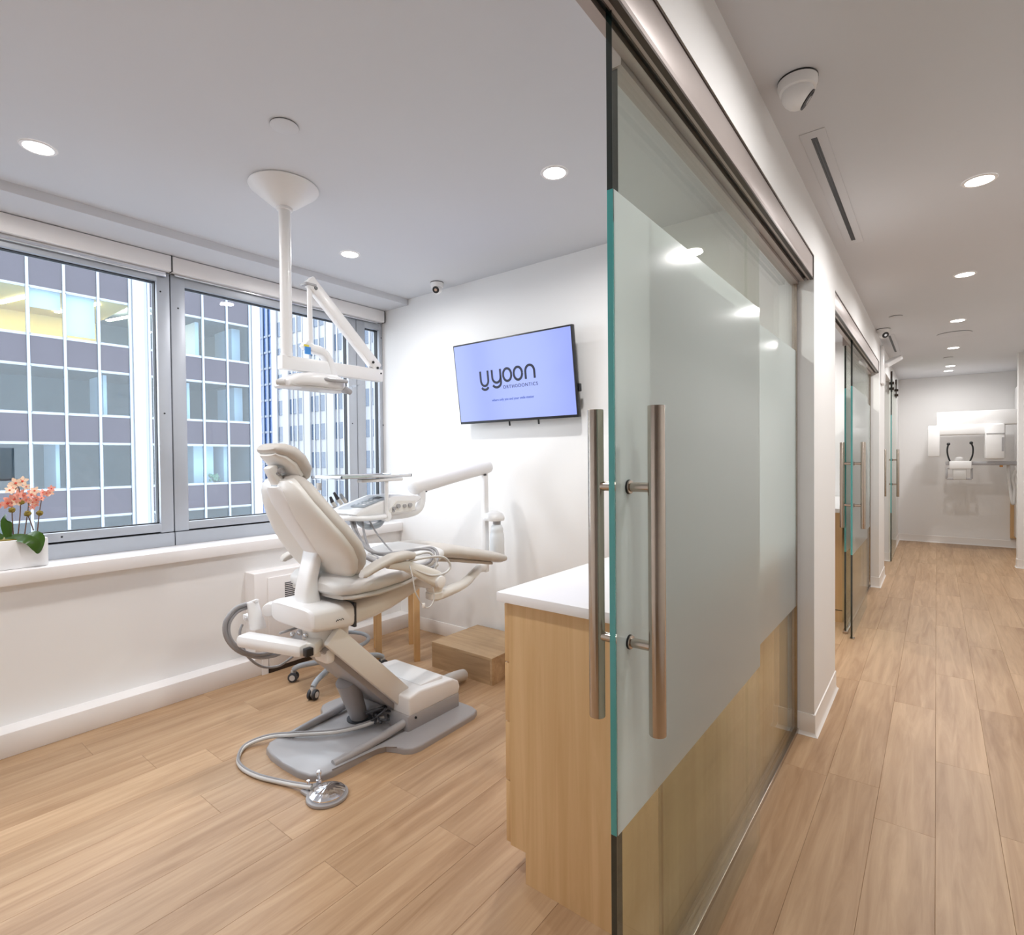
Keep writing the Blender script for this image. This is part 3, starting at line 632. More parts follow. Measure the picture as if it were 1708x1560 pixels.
def blossom(c, r, k, pm):
    r *= 1.75; bm = B(); d = Vector((1, random.uniform(-.7, .3), random.uniform(-.25, .5))).normalized(); R = frame(d); uu, vv = R.col[0], R.col[1]
    for i in range(5):
        a = 2*math.pi*i/5+k; e = uu*math.cos(a)+vv*math.sin(a); s = d.cross(e)
        pts = [c, c+e*r*.55+s*r*.36+d*r*.15, c+e*r+s*r*.1+d*r*.05, c+e*r-s*r*.1+d*r*.05, c+e*r*.55-s*r*.36+d*r*.15]
        f = bm.faces.new([bm.verts.new(p) for p in pts]); f.material_index = 0
    bmesh.ops.create_icosphere(bm, subdivisions=1, radius=r*.22, matrix=Matrix.Translation(c+d*r*.15))
    for f in bm.faces:
        if len(f.verts) == 3: f.material_index = 1
    me_o = obj('blossom', bm, [pm, 'lip'], po); return me_o
for i, (x, y, r) in enumerate([(17, 836, .017), (24, 833, .016), (12, 840, .015), (28, 837, .013), (20, 815, .014), (26, 806, .016), (38, 803, .015), (16, 818, .012), (34, 823, .013), (30, 826, .012), (55, 822, .014), (58, 819, .013), (52, 826, .012), (44, 834, .011), (60, 834, .012), (54, 838, .012), (60, 841, .009), (71, 822, .011), (78, 823, .010), (83, 822, .011), (86, 815, .010), (69, 831, .009), (0, 842, .010), (44, 812, .010), (54, 846, .009), (40, 827, .010)]):
    blossom(P3(x, y, XO+random.uniform(-.01, .025)), r, i*.9, 'petal2' if (y < 820 and x < 50) or i % 4 == 3 else 'petal')
# ================================================================== DENTAL CHAIR
V = Vector; cx = -2.26
ch = thing('dental_chair', 'cream dental chair with beige upholstery, reclined toward the screen', 'dental chair', (cx, 1.7, 0))
# floor plate with flared rear
right = [(.0, 1.232), (.11, 1.236), (.18, 1.252), (.218, 1.285), (.230, 1.33), (.232, 1.56), (.250, 1.60), (.300, 1.622), (.335, 1.632), (.365, 1.66), (.375, 1.70), (.365, 2.08), (.345, 2.125), (.30, 2.14)]
poly = [(cx+a, b) for a, b in right]+[(cx-a, b) for a, b in reversed(right[1:])]
one('floor_plate', 'greycast', ch, prism, poly, .0, .030, .010)
bm = B()
for s in (-1, 1): tube(bm, [(cx+s*.19, 1.36, .028), (cx+s*.20, 1.5, .04), (cx+s*.205, 1.66, .055), (cx+s*.21, 1.80, .075)], .020, n=10)
box(bm, cx-.24, cx+.24, 1.74, 2.105, .02, .105, bev=.012); obj('base_casting', bm, 'greycast', ch)
bm = B()
prism(bm, [(1.752, .098), (2.10, .098), (2.112, .13), (2.10, .165), (2.06, .188), (1.83, .205), (1.752, .192)], cx-.243, cx+.238, fn=lambda a, b, h: V((h, a, b)))
bmesh.ops.bevel(bm, geom=bm.edges[:], offset=.010, segments=3, profile=.5, affect='EDGES'); obj('pump_cover', bm, 'white_pl', ch)
one('cover_step', 'white_pl', ch, box, cx-.15, cx+.19, 1.87, 2.03, .185, .207, bev=.008)
one('conduit', 'hose_lt', ch, tube, [(cx+.05, 2.08, .07), (cx+.02, 2.22, .07), (cx-.0, 2.33, .055), (cx-.01, 2.40, .04)], .034, n=14)
one('bolt', 'black', ch, cyl, (cx+.236, 1.79, .085), (cx+.245, 1.79, .085), .006, n=10)
# lift arm: white side plate, grey body, strut
a0, a1 = V((0, 1.405, .545)), V((0, 1.84, .10)); up_ = V((0, .715, .70))
one('lift_arm', 'greycast', ch, bar, a0+V((cx-.02, 0, 0)), a1+V((cx-.02, 0, 0)), .29, .125, .012, up=up_)
bm = B(); dd = (a1-a0).normalized(); nn = V((0, .715, .70))
one('arm_side_plate', 'cream', ch, bar, a0-dd*.035+V((cx+.142, 0, 0))+nn*.012, a1+dd*.02+V((cx+.142, 0, 0))+nn*.012, .036, .098, .010, up=up_)
one('strut', 'greycast', ch, cyl, (cx-.07, 1.69, .03), (cx-.05, 1.60, .26), .042, .056, n=24)
one('strut_collar', 'charcoal', ch, cyl, (cx-.07, 1.69, .028), (cx-.07, 1.69, .036), .066, n=24)
bm = B()
for i in range(7): tube(bm, [(cx+random.uniform(-.02, .16), 1.66, .05+random.random()*.05), (cx+random.uniform(0, .16), 1.70, .08+random.random()*.05), (cx+random.uniform(.0, .15), 1.77, .06+random.random()*.06)], .006, n=6, k=3)
obj('hose_fittings', bm, 'charcoal', ch)
one('pivot_knob', 'white_pl', ch, obox, (cx+.08, 1.395, .48), (.11, .05, .07), None, bev=.02)
one('pivot_column', 'cream', ch, lathe, [(.085, .47), (.10, .48), (.105, .60), (.10, .612)], (cx+.02, 1.44, 0), n=32)
# rear housing and seat underbody
bm = B()
loft(bm, [ring((cx, y, zc), (hw, 0, 0), (0, 0, hz), 32, 5) for y, hw, zc, hz in ((1.280, .165, .668, .040), (1.288, .178, .667, .050), (1.31, .185, .664, .056), (1.40, .188, .660, .058), (1.47, .188, .656, .060), (1.482, .186, .655, .058))])
obj('rear_housing', bm, 'white_pl', ch)
bm = B(); loft(bm, [ring((cx, y, zc), (hw, 0, 0), (0, 0, hz), 32, 4) for y, hw, zc, hz in ((1.492, .189, .655, .060), (1.60, .197, .668, .062), (1.70, .20, .688, .062), (1.85, .195, .725, .055), (1.97, .17, .755, .042), (2.05, .13, .775, .028))])
obj('seat_underbody', bm, 'cream', ch)
one('housing_seam', 'charcoal', ch, box, cx-.186, cx+.186, 1.481, 1.493, .60, .71)
bm = B()
fm = lambda a, b, h: V((cx+.1885+h, 1.385+a, .648+b))
for pts in ([(0, 0), (.006, .008), (.012, .002)], [(.014, .006), (.022, .006)], [(.024, 0), (.03, .009), (.04, .001)]): strip(bm, pts, .003, fm)
obj('emblem', bm, 'ink', ch)
# back support column
bm = B(); loft(bm, [ring((cx-.0, y, z), (hw, 0, 0), (0, hd, 0), 24, 4) for y, z, hw, hd in ((1.365, .70, .058, .046), (1.36, .76, .056, .038), (1.365, .82, .055, .028), (1.385, .90, .058, .024), (1.40, .95, .066, .02))])
obj('back_column', bm, 'white_pl', ch)
# backrest
b0 = V((cx, 1.462, .855)); ub = V((0, -.41, .912)); nb = V((0, .912, .41))
prof = [(-.065, .10, .012), (-.055, .14, .026), (-.03, .195, .038), (.016, .25, .044), (.07, .29, .044), (.137, .305, .044), (.214, .29, .044), (.30, .25, .044), (.378, .205, .044), (.433, .17, .040), (.462, .14, .032), (.478, .11, .020), (.484, .08, .010)]
def curve_n(t): return .022*math.cos(t/.5*math.pi*1.2)
bm = B(); loft(bm, [ring(b0+ub*t+nb*(curve_n(t)+.012), V((w, 0, 0)), nb*h, 36, 3.2) for t, w, h in prof]); obj('back_cushion', bm, 'beige', ch)
bm = B(); loft(bm, [ring(b0+ub*t+nb*(curve_n(t)-.012), V((w*.955, 0, 0)), nb*(h*.9+.004), 36, 3.0) for t, w, h in prof[1:-1]]); obj('back_shell', bm, 'cream', ch)
bm = B(); loft(bm, [ring(b0+ub*t+nb*(curve_n(t)-.046), V((w, 0, 0)), nb*.014, 20, 3) for t, w in ((.06, .05), (.1, .062), (.25, .072), (.38, .078), (.44, .07), (.46, .045))]); obj('spine_panel', bm, 'white_pl', ch)
# headrest
hd = V((cx, 1.262, 1.348)); uh = V((0, -.66, .75)); nh = V((0, .75, .66))
bm = B(); loft(bm, [ring(hd+uh*t+nh*(.022-6*t*t*(.5 if t > 0 else .3)), V((w, 0, 0)), nh*h, 30, 2.8) for t, w, h in ((-.105, .05, .010), (-.095, .085, .024), (-.06, .12, .034), (0, .132, .036), (.05, .128, .036), (.085, .11, .032), (.102, .085, .022), (.108, .05, .008))]); obj('headrest_pad', bm, 'beige', ch)
bm = B(); loft(bm, [ring(hd+uh*t+nh*(-.012-6*t*t*(.4 if t > 0 else .25)), V((w, 0, 0)), nh*.018, 24, 2.8) for t, w in ((-.088, .06), (-.06, .10), (0, .112), (.05, .10), (.08, .07))]); obj('headrest_shell', bm, 'cream', ch)
one('headrest_bracket', 'cream', ch, bar, b0+ub*.43+nb*-.045, hd+uh*.035-nh*.06, .062, .040, .010, up=nb)
bm = B()
for t, dx in ((.2, .012), (.35, -.01), (.55, .008), (.75, -.006)):
    p = (b0+ub*.43+nb*-.045).lerp(hd+uh*.035-nh*.06, t)+V((.031, 0, 0)); cyl(bm, p+V((-.004, .004, dx)), p+V((.003, .004, dx)), .005, n=10)
obj('bracket_screw', bm, 'greycast', ch)
one('headrest_joint', 'greycast', ch, cyl, hd-nh*.05+V((-.05, 0, 0)), hd-nh*.05+V((.05, 0, 0)), .013, n=16)
one('bracket_foot', 'greyblue', ch, obox, b0+ub*.445+nb*-.05, (.055, .045, .030), None, bev=.005)
# seat and leg rest
bm = B(); loft(bm, [ring((cx, y, zc), (hw, 0, 0), (0, 0, hz), 36, 3.2) for y, hw, zc, hz in ((1.385, .16, .785, .018), (1.40, .21, .787, .034), (1.44, .25, .79, .048), (1.55, .272, .795, .054), (1.70, .275, .806, .054), (1.84, .262, .826, .050), (1.95, .24, .848, .044), (2.02, .22, .858, .036))]); obj('seat_cushion', bm, 'beige_lt', ch)
bm = B(); loft(bm, [ring((cx, y, zc), (hw, 0, 0), (0, 0, hz), 36, 3.2) for y, hw, zc, hz in ((1.41, .21, .748, .012), (1.44, .252, .750, .016), (1.55, .276, .752, .018), (1.70, .279, .764, .018), (1.84, .266, .786, .018), (1.96, .24, .812, .016))]); obj('seat_pan', bm, 'beige', ch)
bm = B(); loft(bm, [ring((cx, y, zc), (hw, 0, 0), (0, 0, hz), 36, 3.0) for y, hw, zc, hz in ((2.0, .205, .862, .022), (2.03, .212, .862, .036), (2.12, .21, .852, .042), (2.30, .20, .812, .040), (2.45, .195, .776, .037), (2.56, .19, .752, .034), (2.60, .18, .744, .028), (2.615, .16, .741, .016))]); obj('leg_rest', bm, 'beige', ch)
bm = B(); loft(bm, [ring((cx, y, zc), (hw, 0, 0), (0, 0, hz), 24, 4) for y, hw, zc, hz in ((2.02, .15, .822, .015), (2.2, .16, .79, .015), (2.5, .15, .725, .012))]); obj('leg_rest_pan', bm, 'beige', ch)
# armrests
for s in (1, -1):
    X = cx+s*.325
    bm = B(); loft(bm, [ring((X, y, z), (w, 0, 0), (0, h*.25, h), 20, 3) for y, z, w, h in ((1.42, .862, .018, .008), (1.435, .868, .030, .017), (1.50, .892, .034, .020), (1.58, .912, .035, .021), (1.66, .915, .033, .021), (1.705, .908, .026, .017), (1.715, .905, .014, .008))]); obj('armrest', bm, 'beige', ch)
    bm = B(); loft(bm, [ring((X, y, z), (.016, 0, 0), (0, h*.3, h), 16, 3) for y, z, h in ((1.56, .882, .012), (1.66, .868, .024), (1.76, .820, .034), (1.86, .770, .040), (1.895, .755, .030))]); obj('armrest_bracket', bm, 'cream', ch)
one('hub_cap', 'white_pl', ch, cyl, (cx+.325, 1.868, .756), (cx+.355, 1.868, .756), .030, n=32, bev=.004)
one('hub', 'cream', ch, cyl, (cx+.16, 1.868, .756), (cx+.325, 1.868, .756), .044, n=32, bev=.004)
bm = B(); lathe(bm, [(.040, 0), (.044, .004), (.044, .03), (.038, .034), (.038, .04), (.042, .044), (.042, .07)], (cx+.29, 1.88, .665)); obj('swivel_post', bm, 'cream', ch)
# assistant arm with cup-shaped suction holder, left of the viewer
zA = .535
pA, pB = at(404, 1066, 2, zA), at(512, 1084, 2, zA)
one('assistant_arm', 'white_pl', ch, bar, pA, pB, .085, .060, .022)
one('arm_link', 'cream', ch, bar, pB, (cx, 1.46, zA), .075, .055, .012)
one('arm_slot', 'black', ch, obox, pB+V((.03, -.012, 0)), (.03, .035, .035), None, bev=.004)
ax = at(430, 1046, 2, .565); q0 = V((ax.x, ax.y, .560)); q1 = q0+V((-.035, -.005, .115))
bm = B(); loft(bm, [ring(q0, (.036, 0, 0), (0, .036, 0), 24), ring(q0+V((0, 0, .012)), (.036, 0, 0), (0, .036, 0), 24), ring(q0.lerp(q1, .5), (.031, 0, .006), (0, .031, 0), 24), ring(q1, (.022, 0, .008), (0, .026, 0), 24)]); obj('suction_holder', bm, 'white_pl', ch)
one('holder_lever', 'white_pl', ch, bar, q1+V((-.03, -.012, -.008)), q1+V((.025, .01, .014)), .03, .018, .008)
kb = at(451, 1016, 0, ax.x+.03); one('saliva_knob', 'white_pl', ch, cyl, kb+V((-.018, .02, 0)), kb+V((.018, -.02, 0)), .032, n=28, bev=.008)
one('holder_bracket', 'white_pl', ch, obox, q0+V((-.055, -.01, .045)), (.06, .045, .03), None, bev=.006)
one('bracket_bolt', 'chrome', ch, cyl, q0+V((-.04, -.04, .045)), q0+V((-.04, -.03, .045)), .007, n=12)
def ph(l, z=None, X=None): return [at(x, y, 2, z) if z is not None else at(x, y, 0, X) for x, y in l]
hz_ = [[(412, 1008), (392, 1016), (376, 1038), (378, 1064), (398, 1086), (430, 1096), (455, 1094), (470, 1088)], [(412, 1014), (395, 1022), (382, 1042), (385, 1066), (405, 1086), (432, 1092), (462, 1086)],
       [(404, 1042), (400, 1056), (404, 1076), (414, 1096), (436, 1112), (462, 1112), (480, 1102), (492, 1092)]]
for l, r in zip(hz_, (.0105, .008, .006)):
    one('suction_hose', 'hose', ch, tube, [at(x, y, 0, q0.x-.06+.10*i/len(l)) for i, (x, y) in enumerate(l)], r, n=10)
one('tool_clip', 'greycast', ch, bar, at(466, 1057, 2, .575), at(496, 1047, 2, .585), .012, .010, .003)
bm = B(); 
for x, y in ((488, 1058), (500, 1056), (510, 1060)): bmesh.ops.create_icosphere(bm, subdivisions=2, radius=.012, matrix=Matrix.Translation(at(x, y, 2, .572)))
obj('tool_joint', bm, 'chrome', ch)
# ---- foot pedal with its hose
pc = V((-1.93, 1.238, 0))
fp = thing('foot_pedal', 'chrome dome foot control with a grey hose on the floor', 'foot control', tuple(pc))
one('base', 'greycast', fp, cyl, pc, pc+V((0, 0, .014)), .082, n=40, bev=.004)
one('base_tongue', 'greycast', fp, obox, pc+V((-.075, -.02, .008)), (.07, .07, .014), None, bev=.005)
bm = B(); n = 48; lay = []
for r, z in ((.070, .014), (.070, .024), (.052, .033), (.03, .040), (.010, .043), (.003, .043)):
    lay.append([pc+V((r*math.cos(2*math.pi*i/n), r*math.sin(2*math.pi*i/n), z+(.0012 if i % 4 < 2 and .02 < r < .06 else 0))) for i in range(n)])
loft(bm, lay); obj('chrome_dome', bm, 'chrome', fp)
one('valve', 'chrome', fp, lathe, [(.012, .012), (.012, .035), (.008, .037), (.008, .055), (.010, .057), (.010, .068), (.005, .072)], pc+V((-.082, .015, 0)), n=16)
one('valve_knob', 'chrome', fp, lathe, [(.011, .01), (.011, .03), (.006, .034), (.006, .05)], pc+V((-.088, -.03, 0)), n=16)
for k in (0, 1):
    l = [(520, 1314), (480, 1308), (430, 1296), (402, 1280), (398, 1262), (412, 1244), (450, 1230), (500, 1226), (560, 1222), (610, 1210), (640, 1196)]
    zz = [.03, .012, .011, .011, .011, .012, .03, .046, .05, .055, .07]
    one('hose', 'hose_lt' if k == 0 else 'hose', fp, tube, [at(x, y-k*4, 2, z+k*.006) for (x, y), z in zip(l, zz)], .0085 if k == 0 else .006, n=10)
# ================================================================== DELIVERY UNIT
du = thing('delivery_unit', 'white delivery arm with control head, hoses and water bottle beside the chair', 'dental unit', (-2.38, 2.73, 0))
XP = -2.38
pt, pb = at(808, 788, 0, XP), at(808, 958, 0, XP)
one('post', 'white_pl', du, bar, (pt.x, pt.y, .60), (pt.x, pt.y, pt.z), .040, .040, .008)
tz = .645; one('lower_tube', 'cream', du, tube, [(cx+.29, 1.88, tz+.03), (cx+.27, 2.0, tz+.03), (cx+.18, 2.22, tz+.02), (XP+.05, pt.y-.13, tz), (XP+.005, pt.y-.03, tz-.01), (XP, pt.y, tz+.03), (XP, pt.y, tz+.08)], .027, n=16)
e0, e1_ = at(814, 779, 0, XP), at(690, 812, 0, -2.45)
bm = B(); dv = (e1_-e0); Rf = frame(dv); L0 = dv.length; zd = dv.normalized()
loft(bm, [ring(e0+zd*(t*L0), Rf.col[0]*r, Rf.col[1]*r, 28) for t, r in ((-.035, .012), (-.03, .025), (-.015, .038), (0.02, .042), (.55, .044), (.95, .050), (1.0, .049), (1.03, .038), (1.045, .02))]); obj('spring_arm', bm, 'white_pl', du)
for p in (e0+zd*.05, e1_-zd*.07): one('arm_bolt', 'charcoal', du, cyl, p+V((.02, 0, -.048)), p+V((.02, 0, -.036)), .010, n=12)
el = at(700, 822, 0, -2.44)
one('elbow', 'white_pl', du, tube, [at(703, 818, 0, -2.43), at(703, 836, 0, -2.43), at(697, 850, 0, -2.43), at(680, 857, 0, -2.44), at(655, 860, 0, -2.45), at(620, 858, 0, -2.46)], .0235, n=16)
# control head
h0 = V((-2.47, 1.93, 1.10))
bm = B(); prism(bm, [(1.70, 1.075), (1.72, 1.06), (2.08, 1.055), (2.10, 1.075), (2.11, 1.118), (2.165, 1.125), (2.15, 1.143), (2.10, 1.155), (1.95, 1.155), (1.74, 1.098)], -2.60, -2.36, fn=lambda a, b, h: V((h, a, b)))
bmesh.ops.bevel(bm, geom=bm.edges[:], offset=.008, segments=2, profile=.5, affect='EDGES'); obj('control_head', bm, 'white_pl', du)
one('side_plate', 'cream', du, prism, [(1.90, 1.068), (2.10, 1.068), (2.105, 1.122), (1.97, 1.130)], -2.362, -2.354, fn=lambda a, b, h: V((h, a, b)))
for y, z, r in ((1.945, 1.09, .010), (1.975, 1.10, .012), (2.02, 1.098, .010), (2.06, 1.10, .012), (1.94, 1.075, .006)): one('control_knob', 'greycast', du, cyl, (-2.356, y, z), (-2.342, y, z), r, n=14)
sl = V((0, .21, .057)).normalized(); sn = V((0, -.057, .21)).normalized(); Rk = Matrix((V((1, 0, 0)), sl, V((1, 0, 0)).cross(sl))).transposed()
kp = one('keypad', 'greyblue', du, obox, V((-2.43, 1.84, 1.128))+sn*.001, (.12, .16, .006), Rk, bev=.002)
one('display', 'charcoal', kp, obox, V((-2.43, 1.90, 1.1445))+sn*.003, (.05, .03, .005), Rk)
for i in range(4):
    for j in range(3): one('key', 'white_pl', kp, obox, V((-2.47+j*.03, 1.79+i*.024, 1.1145+i*.0065))+sn*.004, (.02, .013, .003), Rk)
one('front_rail', 'white_pl', du, tube, [(-2.60, 1.70, 1.06), (-2.50, 1.68, 1.055), (-2.40, 1.69, 1.055), (-2.35, 1.76, 1.05), (-2.345, 1.88, 1.05)], .014, n=12)
one('handle_loop', 'greyblue', du, tube, [at(596, 862, 0, -2.40), at(602, 874, 0, -2.40), at(616, 879, 0, -2.40), at(632, 875, 0, -2.40), at(640, 862, 0, -2.40)], .016, n=12)
one('pivot_boss', 'white_pl', du, cyl, at(645, 862, 0, -2.36)+V((-.03, 0, 0)), at(645, 862, 0, -2.36)+V((.012, 0, 0)), .026, n=24, bev=.003)
for (x, y, x2, y2, mname) in ((556, 842, 551, 829, 'charcoal'), (567, 838, 557, 822, 'charcoal'), (574, 835, 568, 824, 'greyblue')):
    a_, b_ = at(x, y, 0, -2.40), at(x2, y2, 0, -2.40); o = one('handpiece', 'hose_lt', du, cyl, a_+V((0, .01, -.01)), a_.lerp(b_, .35), .010, n=14); one('handpiece_tip', mname, o, cyl, a_.lerp(b_, .35), b_, .010, .006, n=14)
one('handpiece_cup', 'hose_lt', du, cyl, at(532, 818, 0, -2.5), at(532, 806, 0, -2.5), .013, n=16)
# tray holder
rp = at(645, 862, 0, -2.35); rz = at(645, 802, 0, -2.35).z
one('tray_rod', 'white_pl', du, cyl, rp, (rp.x, rp.y, rz), .011, n=16)
one('tray_bracket', 'white_pl', du, bar, (rp.x, rp.y+.10, rz+.006), (rp.x-.02, rp.y-.16, rz+.004), .05, .018, .005)
# hoses hanging from the head into loops on the seat
def hp(l): return [at(x, y, 0, X) for x, y, X in l]
HL = [
 [(584, 860, -2.42), (590, 884, -2.38), (604, 908, -2.24), (625, 922, -2.16), (660, 922, -2.12), (700, 916, -2.06), (722, 920, -2.0), (716, 938, -1.97), (690, 944, -1.94), (660, 942, -1.95)],
 [(588, 858, -2.43), (596, 888, -2.36), (612, 912, -2.22), (640, 926, -2.14), (690, 918, -2.08), (720, 914, -2.03), (730, 926, -1.98), (722, 946, -1.95), (690, 952, -1.93)],
 [(604, 862, -2.40), (608, 892, -2.34), (618, 918, -2.2), (632, 932, -2.12), (640, 936, -2.05)],
 [(612, 860, -2.40), (626, 886, -2.36), (646, 912, -2.28), (662, 928, -2.15), (674, 938, -1.97)],
 [(614, 925, -2.2), (640, 932, -2.1), (690, 926, -2.0), (716, 922, -1.97), (728, 940, -1.95), (714, 958, -1.93), (690, 950, -1.93)],
 [(598, 912, -2.15), (606, 926, -2.1), (620, 934, -2.04), (628, 938, -2.0)],
 [(676, 938, -1.93), (712, 930, -1.92), (740, 930, -1.92), (751, 944, -1.92), (742, 956, -1.92), (718, 960, -1.92), (690, 950, -1.925), (676, 946, -1.93)],
]
for l, r, mm_ in zip(HL, (.0075, .0075, .0065, .0045, .0065, .011, .006), ('hose', 'hose', 'hose', 'hose', 'hose_lt', 'hose', 'hose_lt')):
    one('instrument_hose', mm_, du, tube, hp(l), r, n=10)
one('thin_tube', 'hose_lt', du, tube, hp([(682, 940, -1.925), (688, 962, -1.90), (692, 985, -1.89), (700, 1002, -1.89), (708, 1013, -1.89), (718, 1011, -1.89), (724, 998, -1.89), (722, 980, -1.89)]), .0032, n=8)
one('thin_tube_clip', 'white_pl', du, obox, at(706, 1010, 0, -1.89), (.012, .018, .022), None, bev=.004)
# water bottle on the post
bp_ = at(830, 905, 0, XP+.075)
bx, by = pt.x+.075, pt.y+.02
zt = lambda y: at(829, y, 0, bx).z
one('bottle_cap', 'white_pl', du, lathe, [(.066, zt(868)), (.070, zt(866)), (.070, zt(862)), (.060, zt(857)), (.030, zt(853)), (.005, zt(852))], (bx-.012, by-.0, 0), n=32)
one('cap_collar', 'greycast', du, lathe, [(.026, zt(874)), (.026, zt(868))], (bx+.012, by, 0), n=20)
bm = B(); lathe(bm, [(.022, zt(874)), (.034, zt(876)), (.040, zt(880)), (.042, zt(884)), (.040, zt(886)), (.046, zt(890)), (.049, zt(898)), (.049, zt(925)), (.047, zt(932)), (.040, zt(936)), (.002, zt(936))], (bx+.012, by, 0), n=32); obj('water_bottle', bm, mat('frosted_bottle', rgb(228, 231, 234), .4), du)
# instrument tray
tr = thing('instrument_tray', 'flat stainless steel tray above the control head', 'tray', (-2.45, 1.84, 1.26))
zt_ = rz+.018
bm = B(); box(bm, -2.60, -2.33, 1.60, 2.06, zt_, zt_+.003, bev=.001)
for a in ((-2.60, -2.594, 1.60, 2.06), (-2.336, -2.33, 1.60, 2.06), (-2.60, -2.33, 1.60, 1.606), (-2.60, -2.33, 2.054, 2.06)): box(bm, a[0], a[1], a[2], a[3], zt_, zt_+.016, bev=.001)
obj('pan', bm, 'chrome', tr)
one('liner', 'greyblue', tr, box, -2.59, -2.34, 1.61, 2.05, zt_+.003, zt_+.005)
# ================================================================== CEILING LAMP
cl = thing('ceiling_dental_lamp', 'white operating lamp hanging on a ceiling pole over the chair', 'dental lamp', (-2.42, 1.372, ZR))
lx, ly = -2.42, 1.372
one('ceiling_cone', 'white_pl', cl, lathe, [(.152, 0), (.156, -.006), (.152, -.014), (.060, -.088), (.042, -.096), (.036, -.10)], (lx, ly, ZR), n=48)
one('neck_collar', 'white_pl', cl, cyl, (lx, ly, ZR-.112), (lx, ly, ZR-.096), .036, n=28, bev=.003)
one('pole', 'white_pl', cl, cyl, (lx, ly, 1.855), (lx, ly, ZR-.10), .0265, n=28)
one('pole_cuff', 'white_pl', cl, cyl, (lx, ly, 1.845), (lx, ly, 1.868), .0275, n=28)
one('swing_arm', 'white_pl', cl, box, lx-.024, lx+.024, ly-.035, 1.92, 1.787, 1.852, bev=.004)
one('end_bolt', 'black', cl, cyl, (lx+.023, 1.905, 1.83), (lx+.026, 1.905, 1.83), .005, n=10)
j1 = V((lx, 1.862, 1.89)); j2 = at(516, 470, 0, -2.42)
one('joint_pin', 'greycast', cl, cyl, (lx, 1.862, 1.85), (lx, 1.862, 1.89), .016, n=16)
one('spring_arm', 'white_pl', cl, bar, j1+(j1-j2).normalized()*.05, j2-(j1-j2).normalized()*.012, .042, .058, .008)
bm = B(); 
for q in (.02, .06): p = j1+(j1-j2).normalized()*(q-.03)+V((.022, 0, -.012)); cyl(bm, p, p+V((.004, 0, 0)), .007, n=10)
p = j2+(j1-j2).normalized()*.03+V((.020, 0, -.01)); cyl(bm, p, p+V((.004, 0, 0)), .009, n=10)
obj('arm_bolt', bm, 'black', cl)
one('joint_plate', 'greycast', cl, obox, j2+V((.0, -.005, -.018)), (.05, .06, .012), None, bev=.003)
zb = at(513, 572, 0, -2.42).z
one('drop_post', 'white_pl', cl, cyl, (j2.x, j2.y, zb), (j2.x, j2.y, j2.z-.02), .0125, n=20)
yk = [at(507, 573, 0, -2.42), at(516, 581, 0, -2.42), at(536, 588, 0, -2.42), at(547, 604, 0, -2.42), at(556, 636, 0, -2.42)]
bm = B(); P = spline(yk, 6); rr_ = []
for i, p in enumerate(P):
    t = (P[min(i+1, len(P)-1)]-P[max(i-1, 0)]).normalized(); s_ = V((1, 0, 0)); w_ = t.cross(s_)
    rr_.append(ring(p, s_*.028, w_*.021, 16, 4))
loft(bm, rr_); obj('yoke', bm, 'white_pl', cl)
bm = B(); box(bm, lx+.024, lx+.030, yk[0].y-.012, yk[0].y+.018, yk[0].z-.055, yk[0].z-.02); obj('blue_sticker', bm, 'blue', cl)
bm = B(); box(bm, lx+.024, lx+.030, yk[0].y-.016, yk[0].y+.008, yk[0].z-.02, yk[0].z-.010); obj('yellow_sticker', bm, 'yellow', cl)
hA, hB = at(467, 645, 0, -2.42), at(562, 640, 0, -2.42)
zl = (hA.z+hB.z)/2
bm = B(); loft(bm, [ring((lx, y, zl+dz), (w, 0, 0), (0, 0, h), 28, 3.2) for y, w, h, dz in ((hA.y-.012, .03, .010, -.010), (hA.y+.008, .075, .022, -.006), (hA.y+.06, .095, .034, .010), (hA.y+.15, .10, .040, .020), (hB.y-.05, .095, .040, .016), (hB.y-.01, .08, .038, .010), (hB.y+.015, .05, .030, .004))]); obj('lamp_head', bm, 'white_pl', cl)
one('lens', 'hose_lt', cl, box, lx-.08, lx+.08, hA.y+.02, hB.y-.02, zl-.022, zl-.010, bev=.005)
one('grip', 'greycast', cl, tube, [(lx+.09, hA.y+.17, zl+.022), (lx+.105, hB.y-.09, zl+.02), (lx+.10, hB.y-.01, zl+.022)], .009, n=10)
bm = B(); cyl(bm, (lx+.02, hA.y-.025, zl-.006), (lx+.05, hA.y+.0, zl-.006), .014, n=16); obj('end_knob', bm, 'hose_lt', cl)
one('lamp_handle', 'greycast', cl, cyl, (lx+.06, hB.y+.0, zl-.012), (lx+.10, hB.y+.01, zl-.030), .020, .014, n=18, bev=.003)
one('splash_shield', M['winglass'], cl, bar, (lx, hB.y+.02, zl-.015), (lx, hB.y+.13, zl+.03), .10, .003)
